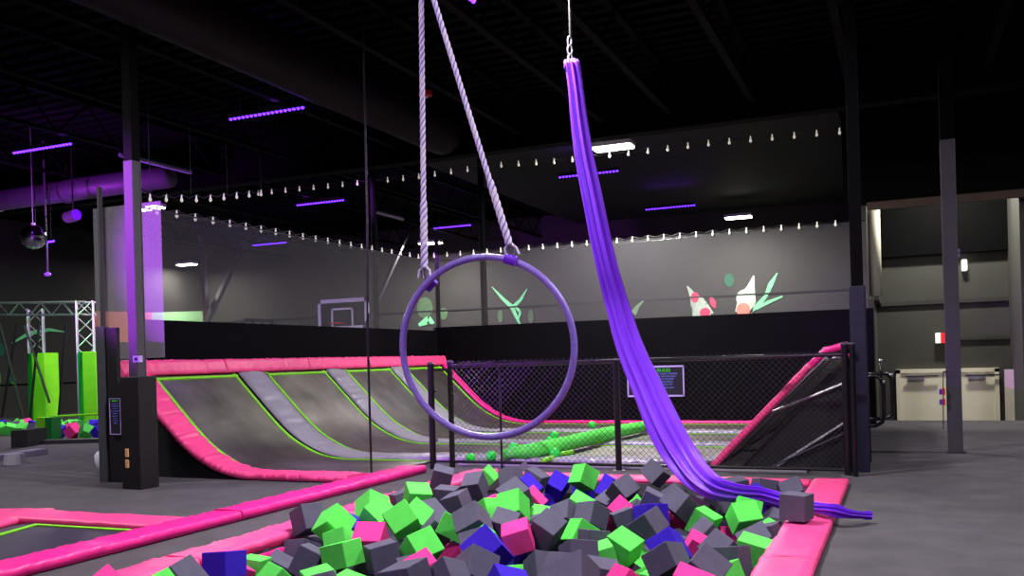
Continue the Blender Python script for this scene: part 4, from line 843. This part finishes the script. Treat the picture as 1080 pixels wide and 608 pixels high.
# ------------------------------------------------------------------ foam cubes in the pit
CUBES = [
('pink', 'pink foam cube, leftmost of its colour in the front row of the pit', 'pink foam cubes in the pit', -4.018, 3.643, 0.092, -2.91, 0.86, 0.56, 0.195, 0.195, 0.195),
('pink', "pink foam cube, second of its colour from the left in the pit's front row", 'pink foam cubes in the pit', -4.058, 4.72, -0.06, 0.43, 0.37, 1.67, 0.195, 0.195, 0.195),
('pink', "pink foam cube, third of its colour from the left in the pit's front row", 'pink foam cubes in the pit', -2.503, 4.498, 0.097, -2.68, 0.23, -0.76, 0.195, 0.195, 0.195),
('pink', "pink foam cube, fourth of its colour from the left in the pit's front row", 'pink foam cubes in the pit', -2.986, 5.843, -0.149, -0.22, 0.89, 0.83, 0.195, 0.195, 0.195),
('pink', "pink foam cube, fifth of its colour from the left in the pit's front row", 'pink foam cubes in the pit', -1.316, 4.466, 0.099, -2.28, -0.05, -0.88, 0.195, 0.195, 0.195),
('pink', "pink foam cube, sixth of its colour from the left in the pit's front row", 'pink foam cubes in the pit', -1.016, 4.577, 0.097, -2.99, 0.36, 0.08, 0.195, 0.195, 0.195),
('green', 'green foam cube, leftmost of its colour in the front row of the pit', 'green foam cubes in the pit', -3.668, 3.694, 0.093, 3.14, 0.95, 0.33, 0.195, 0.195, 0.195),
('green', "green foam cube, second of its colour from the left in the pit's front row", 'green foam cubes in the pit', -4.059, 4.954, -0.083, -3.07, -0.15, -2.91, 0.16, 0.187, 0.191),
('green', "green foam cube, third of its colour from the left in the pit's front row", 'green foam cubes in the pit', -3.121, 3.984, 0.098, -2.37, 0.04, -0.52, 0.195, 0.195, 0.195),
('green', "green foam cube, fourth of its colour from the left in the pit's front row", 'green foam cubes in the pit', -3.141, 4.42, 0.009, -2.98, 0.06, -0.7, 0.194, 0.168, 0.193),
('green', "green foam cube, fifth of its colour from the left in the pit's front row", 'green foam cubes in the pit', -2.7, 4.077, 0.077, 3.08, 0.36, 0.26, 0.195, 0.195, 0.195),
('green', "green foam cube, sixth of its colour from the left in the pit's front row", 'green foam cubes in the pit', -2.321, 5.394, -0.159, 0.85, -0.01, 0.56, 0.195, 0.195, 0.195),
('green', "green foam cube, seventh of its colour from the left in the pit's front row", 'green foam cubes in the pit', -1.785, 5.505, 0.009, 0.07, -0.26, 0.47, 0.195, 0.195, 0.195),
('green', "green foam cube, eighth of its colour from the left in the pit's front row", 'green foam cubes in the pit', -1.007, 5.46, -0.057, -1.76, -1.22, 2.98, 0.195, 0.195, 0.195),
('grey', 'grey foam cube, leftmost of its colour in the front row of the pit', 'grey foam cubes in the pit', -3.751, 3.961, 0.095, -2.93, 0.86, 0.3, 0.195, 0.195, 0.195),
('grey', "grey foam cube, second of its colour from the left in the pit's front row", 'grey foam cubes in the pit', -4.043, 5.175, -0.121, -2.98, 0.52, 0.42, 0.159, 0.194, 0.192),
('grey', "grey foam cube, third of its colour from the left in the pit's front row", 'grey foam cubes in the pit', -3.656, 5.02, -0.009, -1.71, 0.46, 0.26, 0.164, 0.193, 0.191),
('grey', "grey foam cube, fourth of its colour from the left in the pit's front row", 'grey foam cubes in the pit', -2.779, 3.858, 0.119, 2.91, 1.17, -0.19, 0.195, 0.195, 0.195),
('grey', "grey foam cube, fifth of its colour from the left in the pit's front row", 'grey foam cubes in the pit', -2.402, 4.146, 0.149, -1.67, 0.22, 3.05, 0.194, 0.195, 0.195),
('grey', "grey foam cube, sixth of its colour from the left in the pit's front row", 'grey foam cubes in the pit', -3.365, 5.824, -0.129, 0.15, -0.01, 0.08, 0.195, 0.195, 0.195),
('grey', "grey foam cube, seventh of its colour from the left in the pit's front row", 'grey foam cubes in the pit', -2.696, 4.765, 0.017, 1.29, 1.03, 2.08, 0.195, 0.195, 0.195),
('grey', "grey foam cube, eighth of its colour from the left in the pit's front row", 'grey foam cubes in the pit', -2.265, 4.341, 0.109, -2.71, 0.68, 3.13, 0.194, 0.179, 0.194),
('grey', "grey foam cube, ninth of its colour from the left in the pit's front row", 'grey foam cubes in the pit', -2.22, 4.589, 0.121, -2.52, 0.55, 2.7, 0.194, 0.185, 0.194),
('grey', "grey foam cube, tenth of its colour from the left in the pit's front row", 'grey foam cubes in the pit', -2.421, 6.072, -0.172, 1.93, 0.28, 1.98, 0.195, 0.195, 0.195),
('grey', "grey foam cube, eleventh of its colour from the left in the pit's front row", 'grey foam cubes in the pit', -2.124, 5.347, -0.042, -2.87, 0.58, 2.51, 0.183, 0.16, 0.192),
('grey', "grey foam cube, twelfth of its colour from the left in the pit's front row", 'grey foam cubes in the pit', -1.777, 4.805, 0.076, -2.24, -0.13, -0.62, 0.195, 0.195, 0.195),
('grey', "grey foam cube, thirteenth of its colour from the left in the pit's front row", 'grey foam cubes in the pit', -1.628, 4.595, 0.121, -2.37, 0.38, 3.09, 0.189, 0.196, 0.195),
('grey', "grey foam cube, fourteenth of its colour from the left in the pit's front row", 'grey foam cubes in the pit', -1.828, 5.225, 0.078, -2.99, 0.41, 2.35, 0.194, 0.184, 0.194),
('grey', "grey foam cube, fifteenth of its colour from the left in the pit's front row", 'grey foam cubes in the pit', -1.63, 5.02, 0.02, -2.21, 1.32, 2.94, 0.195, 0.195, 0.195),
('grey', "grey foam cube, sixteenth of its colour from the left in the pit's front row", 'grey foam cubes in the pit', -1.329, 5.406, 0.056, -2.89, 0.58, 2.97, 0.198, 0.199, 0.161),
('grey', "grey foam cube, seventeenth of its colour from the left in the pit's front row", 'grey foam cubes in the pit', -1.035, 5.044, 0.092, -2.64, 0.67, 0.05, 0.192, 0.195, 0.195),
('grey', "grey foam cube, eighteenth of its colour from the left in the pit's front row", 'grey foam cubes in the pit', -0.981, 5.671, 0.015, -2.99, 0.15, 2.9, 0.161, 0.188, 0.193),
('blue', 'blue foam cube, leftmost of its colour in the front row of the pit', 'blue foam cubes in the pit', -3.947, 4.542, 0.062, -2.99, 0.11, 3.11, 0.194, 0.194, 0.16),
('blue', "blue foam cube, second of its colour from the left in the pit's front row", 'blue foam cubes in the pit', -2.554, 5.592, -0.094, 1.59, -0.15, -2.49, 0.195, 0.195, 0.195),
('blue', "blue foam cube, third of its colour from the left in the pit's front row", 'blue foam cubes in the pit', -1.903, 4.314, 0.093, -2.69, 0.32, 0.9, 0.195, 0.195, 0.195),
('grey', 'grey foam cube, leftmost of its colour in the near row of the pit', 'grey foam cubes in the pit', -4.07, 5.5, -0.091, 1.41, 0.43, 1.38, 0.195, 0.195, 0.195),
('grey', "grey foam cube, second of its colour from the left in the pit's near row", 'grey foam cubes in the pit', -4.078, 5.748, -0.093, -1.51, -0.08, 0.11, 0.195, 0.195, 0.195),
('grey', "grey foam cube, third of its colour from the left in the pit's near row", 'grey foam cubes in the pit', -3.139, 5.111, 0.036, 2.97, 0.06, 2.34, 0.194, 0.187, 0.179),
('grey', "grey foam cube, fourth of its colour from the left in the pit's near row", 'grey foam cubes in the pit', -2.447, 5.095, 0.12, 0.35, -0.74, -1.39, 0.196, 0.179, 0.196),
('grey', "grey foam cube, fifth of its colour from the left in the pit's near row", 'grey foam cubes in the pit', -2.463, 6.306, -0.048, 0.6, -0.14, 0.49, 0.195, 0.195, 0.195),
('grey', "grey foam cube, sixth of its colour from the left in the pit's near row", 'grey foam cubes in the pit', -1.993, 6.006, 0.006, -2.98, 0.12, 2.35, 0.186, 0.16, 0.193),
('grey', "grey foam cube, seventh of its colour from the left in the pit's near row", 'grey foam cubes in the pit', -1.581, 6.744, -0.138, -3.11, 0.22, -0.63, 0.195, 0.195, 0.195),
('grey', "grey foam cube, eighth of its colour from the left in the pit's near row", 'grey foam cubes in the pit', -1.318, 6.633, -0.022, -2.37, 0.15, -0.98, 0.195, 0.159, 0.192),
('grey', "grey foam cube, ninth of its colour from the left in the pit's near row", 'grey foam cubes in the pit', -1.092, 5.911, 0.018, -2.36, 0.29, -0.71, 0.195, 0.178, 0.194),
('grey', "grey foam cube, tenth of its colour from the left in the pit's near row", 'grey foam cubes in the pit', -0.943, 6.435, -0.026, -2.63, 0.45, -1.05, 0.192, 0.212, 0.192),
('grey', "grey foam cube, eleventh of its colour from the left in the pit's near row", 'grey foam cubes in the pit', -0.926, 6.803, -0.052, -1.81, -0.03, 1.33, 0.195, 0.195, 0.195),
('grey', 'grey foam cube, leftmost of its colour in the middle row of the pit', 'grey foam cubes in the pit', -4.104, 5.643, 0.146, -0.05, -0.45, -0.38, 0.19, 0.18, 0.194),
('grey', "grey foam cube, second of its colour from the left in the pit's middle row", 'grey foam cubes in the pit', -3.476, 6.368, 0.073, -3.08, 0.63, -0.32, 0.195, 0.195, 0.195),
('grey', "grey foam cube, third of its colour from the left in the pit's middle row", 'grey foam cubes in the pit', -3.203, 5.997, 0.036, -2.81, 0.69, 0.62, 0.191, 0.195, 0.195),
('grey', "grey foam cube, fourth of its colour from the left in the pit's middle row", 'grey foam cubes in the pit', -2.764, 5.698, 0.168, -2.37, 0.5, -2.95, 0.197, 0.204, 0.183),
('grey', "grey foam cube, fifth of its colour from the left in the pit's middle row", 'grey foam cubes in the pit', -2.672, 6.012, 0.088, -2.71, 0.29, 0.24, 0.179, 0.195, 0.194),
('grey', "grey foam cube, sixth of its colour from the left in the pit's middle row", 'grey foam cubes in the pit', -2.657, 6.525, -0.034, 0.4, -0.25, -0.7, 0.195, 0.195, 0.195),
('grey', "grey foam cube, seventh of its colour from the left in the pit's middle row", 'grey foam cubes in the pit', -2.352, 6.049, 0.078, -2.67, 0.55, 0.0, 0.186, 0.193, 0.194),
('grey', "grey foam cube, eighth of its colour from the left in the pit's middle row", 'grey foam cubes in the pit', -2.443, 6.669, 0.06, -2.36, 0.39, 2.99, 0.183, 0.163, 0.192),
('grey', "grey foam cube, ninth of its colour from the left in the pit's middle row", 'grey foam cubes in the pit', -2.218, 6.659, 0.074, -2.62, 0.17, 2.72, 0.188, 0.188, 0.18),
('grey', "grey foam cube, tenth of its colour from the left in the pit's middle row", 'grey foam cubes in the pit', -1.998, 6.789, 0.034, 2.82, 0.1, 2.01, 0.193, 0.162, 0.16),
('grey', "grey foam cube, eleventh of its colour from the left in the pit's middle row", 'grey foam cubes in the pit', -2.053, 7.312, -0.043, 2.0, -0.8, -3.04, 0.195, 0.195, 0.195),
('grey', "grey foam cube, twelfth of its colour from the left in the pit's middle row", 'grey foam cubes in the pit', -1.714, 6.436, 0.071, 2.91, 0.56, 2.74, 0.194, 0.194, 0.17),
('grey', "grey foam cube, thirteenth of its colour from the left in the pit's middle row", 'grey foam cubes in the pit', -1.527, 7.362, 0.017, -2.0, 0.29, -0.38, 0.195, 0.195, 0.195),
('green', 'green foam cube, leftmost of its colour in the near row of the pit', 'green foam cubes in the pit', -3.602, 5.323, 0.041, -2.68, 0.34, -2.94, 0.17, 0.181, 0.193),
('green', "green foam cube, second of its colour from the left in the pit's near row", 'green foam cubes in the pit', -3.407, 5.048, 0.047, -3.12, 0.24, 3.06, 0.198, 0.197, 0.166),
('green', "green foam cube, third of its colour from the left in the pit's near row", 'green foam cubes in the pit', -2.914, 5.229, 0.078, -2.75, 0.89, -0.21, 0.186, 0.191, 0.194),
('green', "green foam cube, fourth of its colour from the left in the pit's near row", 'green foam cubes in the pit', -2.524, 5.353, 0.077, -2.62, 0.14, -0.77, 0.195, 0.208, 0.196),
('green', "green foam cube, fifth of its colour from the left in the pit's near row", 'green foam cubes in the pit', -2.177, 6.269, 0.011, -2.53, 0.16, 2.4, 0.185, 0.175, 0.175),
('green', "green foam cube, sixth of its colour from the left in the pit's near row", 'green foam cubes in the pit', -1.76, 5.946, 0.008, 2.84, -0.47, 2.94, 0.194, 0.18, 0.164),
('green', "green foam cube, seventh of its colour from the left in the pit's near row", 'green foam cubes in the pit', -0.933, 6.175, -0.016, 3.0, -0.25, 3.11, 0.207, 0.191, 0.16),
('pink', 'pink foam cube, leftmost of its colour in the near row of the pit', 'pink foam cubes in the pit', -3.345, 5.298, 0.093, 3.11, 0.63, -1.32, 0.18, 0.201, 0.195),
('pink', "pink foam cube, second of its colour from the left in the pit's near row", 'pink foam cubes in the pit', -2.486, 5.835, 0.061, 2.85, 0.28, -2.81, 0.193, 0.191, 0.172),
('pink', "pink foam cube, third of its colour from the left in the pit's near row", 'pink foam cubes in the pit', -1.289, 6.122, -0.034, 2.77, 1.02, 3.01, 0.195, 0.195, 0.195),
('green', 'green foam cube, leftmost of its colour in the middle row of the pit', 'green foam cubes in the pit', -3.774, 5.498, 0.146, 2.45, 0.44, 2.88, 0.197, 0.189, 0.194),
('green', "green foam cube, second of its colour from the left in the pit's middle row", 'green foam cubes in the pit', -3.701, 5.966, 0.133, -2.38, -0.33, 1.33, 0.205, 0.18, 0.195),
('green', "green foam cube, third of its colour from the left in the pit's middle row", 'green foam cubes in the pit', -3.406, 5.822, 0.141, 2.32, -0.83, 2.94, 0.185, 0.202, 0.194),
('green', "green foam cube, fourth of its colour from the left in the pit's middle row", 'green foam cubes in the pit', -3.468, 6.123, 0.107, -2.42, 0.71, 0.51, 0.176, 0.193, 0.194),
('green', "green foam cube, fifth of its colour from the left in the pit's middle row", 'green foam cubes in the pit', -3.007, 5.849, 0.102, -1.95, -1.05, 0.83, 0.16, 0.191, 0.194),
('green', "green foam cube, sixth of its colour from the left in the pit's middle row", 'green foam cubes in the pit', -3.184, 6.873, 0.027, 0.51, -0.11, -2.02, 0.195, 0.195, 0.195),
('green', "green foam cube, seventh of its colour from the left in the pit's middle row", 'green foam cubes in the pit', -2.693, 6.77, 0.0, 1.09, -1.23, -0.93, 0.195, 0.195, 0.195),
('green', "green foam cube, eighth of its colour from the left in the pit's middle row", 'green foam cubes in the pit', -1.404, 6.895, 0.018, -3.09, -0.49, 2.97, 0.174, 0.192, 0.193),
('green', "green foam cube, ninth of its colour from the left in the pit's middle row", 'green foam cubes in the pit', -1.112, 6.945, 0.067, 3.03, -0.83, 2.27, 0.169, 0.199, 0.183),
('green', "green foam cube, tenth of its colour from the left in the pit's middle row", 'green foam cubes in the pit', -1.138, 7.191, 0.055, 2.49, 1.1, -1.83, 0.195, 0.195, 0.195),
('green', 'green foam cube, leftmost of its colour in the far row of the pit', 'green foam cubes in the pit', -3.894, 6.203, 0.145, -2.58, 0.56, 2.94, 0.2, 0.195, 0.195),
('green', "green foam cube, second of its colour from the left in the pit's far row", 'green foam cubes in the pit', -3.77, 6.717, 0.157, -3.02, -0.4, 2.27, 0.195, 0.198, 0.195),
('green', "green foam cube, third of its colour from the left in the pit's far row", 'green foam cubes in the pit', -2.75, 6.384, 0.168, -2.5, 0.28, -3.1, 0.189, 0.194, 0.197),
('green', "green foam cube, fourth of its colour from the left in the pit's far row", 'green foam cubes in the pit', -2.406, 6.893, 0.09, -2.86, 0.53, 0.17, 0.184, 0.195, 0.194),
('blue', 'blue foam cube, leftmost of its colour in the near row of the pit', 'blue foam cubes in the pit', -2.279, 4.879, 0.166, -2.31, 0.56, -0.51, 0.195, 0.204, 0.195),
('blue', "blue foam cube, second of its colour from the left in the pit's near row", 'blue foam cubes in the pit', -1.372, 5.652, 0.071, -2.66, 0.57, -3.03, 0.185, 0.195, 0.194),
('grey', 'grey foam cube, leftmost of its colour in the back row of the pit', 'grey foam cubes in the pit', -4.082, 7.756, 0.182, -2.85, -0.22, 1.98, 0.194, 0.19, 0.188),
('grey', "grey foam cube, second of its colour from the left in the pit's back row", 'grey foam cubes in the pit', -3.687, 7.664, 0.124, 2.59, 0.15, -3.08, 0.183, 0.199, 0.198),
('grey', "grey foam cube, third of its colour from the left in the pit's back row", 'grey foam cubes in the pit', -3.808, 8.801, 0.058, -2.85, 0.43, 2.85, 0.192, 0.185, 0.171),
('grey', "grey foam cube, fourth of its colour from the left in the pit's back row", 'grey foam cubes in the pit', -3.994, 9.542, -0.014, -0.64, 0.91, 0.14, 0.195, 0.195, 0.195),
('grey', "grey foam cube, fifth of its colour from the left in the pit's back row", 'grey foam cubes in the pit', -3.321, 8.255, 0.109, -3.12, -0.5, 3.01, 0.192, 0.19, 0.194),
('grey', "grey foam cube, sixth of its colour from the left in the pit's back row", 'grey foam cubes in the pit', -2.257, 8.801, 0.135, 0.87, -0.35, -1.75, 0.195, 0.173, 0.195),
('grey', 'grey foam cube, leftmost of its colour in the far row of the pit', 'grey foam cubes in the pit', -4.057, 7.0, 0.074, -0.08, -0.28, 0.85, 0.195, 0.195, 0.195),
('grey', "grey foam cube, second of its colour from the left in the pit's far row", 'grey foam cubes in the pit', -3.824, 7.356, 0.059, -3.06, 0.08, 0.19, 0.195, 0.195, 0.195),
('grey', "grey foam cube, third of its colour from the left in the pit's far row", 'grey foam cubes in the pit', -3.632, 7.177, 0.055, 2.95, 0.29, 3.07, 0.192, 0.194, 0.16),
('grey', "grey foam cube, fourth of its colour from the left in the pit's far row", 'grey foam cubes in the pit', -3.818, 7.899, 0.005, 2.79, -0.23, 1.78, 0.195, 0.201, 0.16),
('grey', "grey foam cube, fifth of its colour from the left in the pit's far row", 'grey foam cubes in the pit', -2.858, 6.664, 0.203, -2.61, 0.45, -0.51, 0.197, 0.203, 0.196),
('grey', "grey foam cube, sixth of its colour from the left in the pit's far row", 'grey foam cubes in the pit', -3.35, 8.695, -0.103, 0.65, 0.72, -0.18, 0.195, 0.195, 0.195),
('grey', "grey foam cube, seventh of its colour from the left in the pit's far row", 'grey foam cubes in the pit', -2.417, 7.781, -0.021, -2.61, 0.18, -0.57, 0.185, 0.16, 0.192),
('grey', "grey foam cube, eighth of its colour from the left in the pit's far row", 'grey foam cubes in the pit', -2.261, 7.671, 0.13, -2.61, 0.82, -0.12, 0.183, 0.195, 0.194),
('grey', "grey foam cube, ninth of its colour from the left in the pit's far row", 'grey foam cubes in the pit', -1.824, 6.987, 0.134, -2.68, -0.04, 1.75, 0.195, 0.185, 0.194),
('grey', "grey foam cube, tenth of its colour from the left in the pit's far row", 'grey foam cubes in the pit', -1.886, 8.098, 0.007, -2.63, 0.25, -0.81, 0.192, 0.166, 0.193),
('grey', "grey foam cube, eleventh of its colour from the left in the pit's far row", 'grey foam cubes in the pit', -1.582, 6.887, 0.159, 1.11, -0.6, -1.9, 0.196, 0.174, 0.195),
('grey', "grey foam cube, twelfth of its colour from the left in the pit's far row", 'grey foam cubes in the pit', -1.4, 7.63, 0.029, 1.14, 0.19, 1.0, 0.195, 0.195, 0.195),
('grey', "grey foam cube, thirteenth of its colour from the left in the pit's far row", 'grey foam cubes in the pit', -1.46, 8.679, 0.021, 1.46, -0.07, 2.2, 0.195, 0.195, 0.195),
('grey', "grey foam cube, fourteenth of its colour from the left in the pit's far row", 'grey foam cubes in the pit', -1.269, 7.835, 0.014, -1.64, -0.56, 0.93, 0.195, 0.195, 0.195),
('grey', "grey foam cube, fifteenth of its colour from the left in the pit's far row", 'grey foam cubes in the pit', -1.196, 8.688, 0.021, -1.38, 0.14, 2.1, 0.195, 0.195, 0.195),
('grey', "grey foam cube, sixteenth of its colour from the left in the pit's far row", 'grey foam cubes in the pit', -0.929, 8.637, 0.008, -2.67, 0.62, -1.19, 0.195, 0.195, 0.195),
('grey', "grey foam cube, seventeenth of its colour from the left in the pit's far row", 'grey foam cubes in the pit', -0.724, 6.878, 0.176, -3.13, -0.03, 2.88, 0.189, 0.187, 0.187),
('green', 'green foam cube, leftmost of its colour in the back row of the pit', 'green foam cubes in the pit', -4.068, 8.73, 0.052, -2.89, 0.83, 0.33, 0.171, 0.195, 0.194),
('green', "green foam cube, second of its colour from the left in the pit's back row", 'green foam cubes in the pit', -2.907, 8.527, 0.117, -2.6, 0.14, 2.6, 0.189, 0.2, 0.201),
('blue', 'blue foam cube, leftmost of its colour in the far row of the pit', 'blue foam cubes in the pit', -3.085, 7.442, 0.145, -2.88, 0.8, 0.18, 0.191, 0.195, 0.195),
('blue', "blue foam cube, second of its colour from the left in the pit's far row", 'blue foam cubes in the pit', -3.268, 8.365, -0.189, 0.65, -0.42, -0.25, 0.195, 0.195, 0.195),
('blue', "blue foam cube, third of its colour from the left in the pit's far row", 'blue foam cubes in the pit', -2.977, 8.7, -0.075, -1.97, 1.17, -1.41, 0.195, 0.195, 0.195),
('blue', "blue foam cube, fourth of its colour from the left in the pit's far row", 'blue foam cubes in the pit', -2.458, 8.008, 0.084, -2.07, 0.16, -0.83, 0.195, 0.195, 0.195),
('blue', "blue foam cube, fifth of its colour from the left in the pit's far row", 'blue foam cubes in the pit', -1.235, 8.322, -0.008, -2.9, 0.51, -0.34, 0.168, 0.191, 0.193),
('pink', 'pink foam cube, leftmost of its colour in the far row of the pit', 'pink foam cubes in the pit', -3.278, 7.142, 0.02, 0.26, 0.31, -2.16, 0.195, 0.195, 0.195),
('pink', "pink foam cube, second of its colour from the left in the pit's far row", 'pink foam cubes in the pit', -2.839, 6.938, 0.116, -3.02, 0.83, 0.21, 0.182, 0.195, 0.194),
('blue', 'only blue foam cube in the back row of the pit', 'blue foam cubes in the pit', -3.173, 8.495, 0.033, 2.41, -0.46, -3.1, 0.182, 0.193, 0.186),
('blue', 'blue foam cube, leftmost of its colour in the middle row of the pit', 'blue foam cubes in the pit', -3.825, 5.737, 0.056, -2.4, 0.43, 1.48, 0.195, 0.195, 0.195),
('blue', "blue foam cube, second of its colour from the left in the pit's middle row", 'blue foam cubes in the pit', -1.768, 6.733, 0.073, 2.79, 1.33, -1.06, 0.195, 0.195, 0.195),
('pink', 'pink foam cube, leftmost of its colour in the middle row of the pit', 'pink foam cubes in the pit', -2.118, 7.005, 0.04, -2.55, 0.72, 0.09, 0.17, 0.195, 0.194),
('pink', "pink foam cube, second of its colour from the left in the pit's middle row", 'pink foam cubes in the pit', -1.606, 7.102, 0.027, -2.49, 0.91, -1.91, 0.195, 0.195, 0.195),
('grey', 'grey foam cube mostly buried beneath the top layer of the pit', 'buried grey foam cubes', -3.514, 5.286, -0.187, -1.98, 0.85, -1.77, 0.195, 0.195, 0.195),
('grey', 'grey foam cube mostly buried beneath the top layer of the pit', 'buried grey foam cubes', -3.767, 5.864, -0.23, -2.43, 0.85, -1.92, 0.195, 0.195, 0.195),
('grey', 'grey foam cube mostly buried beneath the top layer of the pit', 'buried grey foam cubes', -4.042, 6.672, -0.174, -1.83, -0.63, 1.25, 0.195, 0.195, 0.195),
('grey', 'grey foam cube mostly buried beneath the top layer of the pit', 'buried grey foam cubes', -3.8, 6.386, -0.238, 0.91, -0.25, 0.24, 0.195, 0.195, 0.195),
('grey', 'grey foam cube mostly buried beneath the top layer of the pit', 'buried grey foam cubes', -3.29, 6.399, -0.206, -0.07, -0.15, -0.03, 0.195, 0.195, 0.195),
('grey', 'grey foam cube mostly buried beneath the top layer of the pit', 'buried grey foam cubes', -4.056, 8.836, -0.222, 1.59, -0.02, -2.27, 0.195, 0.195, 0.195),
('grey', 'grey foam cube mostly buried beneath the top layer of the pit', 'buried grey foam cubes', -1.811, 6.089, -0.222, -0.64, -0.05, -0.59, 0.195, 0.195, 0.195),
('grey', 'grey foam cube mostly buried beneath the top layer of the pit', 'buried grey foam cubes', -2.312, 8.293, -0.191, 0.57, -0.57, -2.61, 0.195, 0.195, 0.195),
('grey', 'grey foam cube mostly buried beneath the top layer of the pit', 'buried grey foam cubes', -1.8, 6.623, -0.231, -0.81, 0.99, 2.25, 0.195, 0.195, 0.195),
('grey', 'grey foam cube mostly buried beneath the top layer of the pit', 'buried grey foam cubes', -1.817, 8.831, -0.214, 2.95, -1.08, -1.02, 0.195, 0.195, 0.195),
('grey', 'grey foam cube mostly buried beneath the top layer of the pit', 'buried grey foam cubes', -1.324, 7.478, -0.181, 2.01, -0.28, 0.12, 0.195, 0.195, 0.195),
('grey', 'grey foam cube mostly buried beneath the top layer of the pit', 'buried grey foam cubes', -0.993, 6.135, -0.232, -1.77, -0.09, 2.17, 0.195, 0.195, 0.195),
('grey', 'grey foam cube mostly buried beneath the top layer of the pit', 'buried grey foam cubes', -1.013, 6.668, -0.262, 2.1, 0.19, -2.97, 0.195, 0.195, 0.195),
('grey', 'grey foam cube mostly buried beneath the top layer of the pit', 'buried grey foam cubes', -0.992, 7.18, -0.204, -2.54, 0.46, 2.28, 0.195, 0.195, 0.195),
('grey', 'grey foam cube mostly buried beneath the top layer of the pit', 'buried grey foam cubes', -1.027, 7.993, -0.222, 1.39, -0.3, -1.08, 0.195, 0.195, 0.195),
('grey', 'grey foam cube mostly buried beneath the top layer of the pit', 'buried grey foam cubes', -1.051, 8.288, -0.214, 0.56, 0.31, -0.66, 0.195, 0.195, 0.195),
('grey', 'grey foam cube mostly buried beneath the top layer of the pit', 'buried grey foam cubes', -1.001, 8.856, -0.222, 2.73, 0.39, 2.72, 0.195, 0.195, 0.195),
('blue', 'blue foam cube mostly buried beneath the top layer of the pit', 'buried blue foam cubes', -2.77, 6.398, -0.232, -2.51, 0.4, 1.51, 0.195, 0.195, 0.195),
('blue', 'blue foam cube mostly buried beneath the top layer of the pit', 'buried blue foam cubes', -1.305, 8.584, -0.212, -0.05, 0.14, -0.28, 0.195, 0.195, 0.195),
('blue', 'blue foam cube mostly buried beneath the top layer of the pit', 'buried blue foam cubes', -1.271, 8.826, -0.228, -1.5, -0.26, -1.2, 0.195, 0.195, 0.195),
('green', 'green foam cube mostly buried beneath the top layer of the pit', 'buried green foam cubes', -2.556, 8.842, -0.18, -1.27, -0.69, -0.65, 0.195, 0.195, 0.195),
('green', 'green foam cube mostly buried beneath the top layer of the pit', 'buried green foam cubes', -1.801, 6.364, -0.206, -2.64, 0.62, -0.15, 0.195, 0.195, 0.195),
('green', 'green foam cube mostly buried beneath the top layer of the pit', 'buried green foam cubes', -1.537, 5.9, -0.212, 1.3, 1.4, 0.82, 0.195, 0.195, 0.195),
('green', 'green foam cube mostly buried beneath the top layer of the pit', 'buried green foam cubes', -1.028, 6.943, -0.319, 0.87, -0.95, 1.37, 0.195, 0.195, 0.195),
('green', 'green foam cube mostly buried beneath the top layer of the pit', 'buried green foam cubes', -1.037, 7.736, -0.215, -0.08, -1.04, -2.59, 0.195, 0.195, 0.195),
('pink', 'pink foam cube mostly buried beneath the top layer of the pit', 'buried pink foam cubes', -1.271, 7.217, -0.189, 2.46, 0.08, 0.61, 0.195, 0.195, 0.195),
('pink', 'pink foam cube mostly buried beneath the top layer of the pit', 'buried pink foam cubes', -1.032, 8.568, -0.22, -2.11, -0.72, 0.43, 0.195, 0.195, 0.195)]
for (c, lab, grp, x, y, z, rx, ry, rz, dx, dy, dz) in CUBES:
    me = cube_mesh('foam_cube', (dx, dy, dz)); me.materials.append(FOAM[c])
    o = bpy.data.objects.new('foam_cube', me); COL.objects.link(o); o.location = (x, y, z); o.rotation_euler = (rx, ry, rz)
    tag(o, lab, 'foam cube', grp)
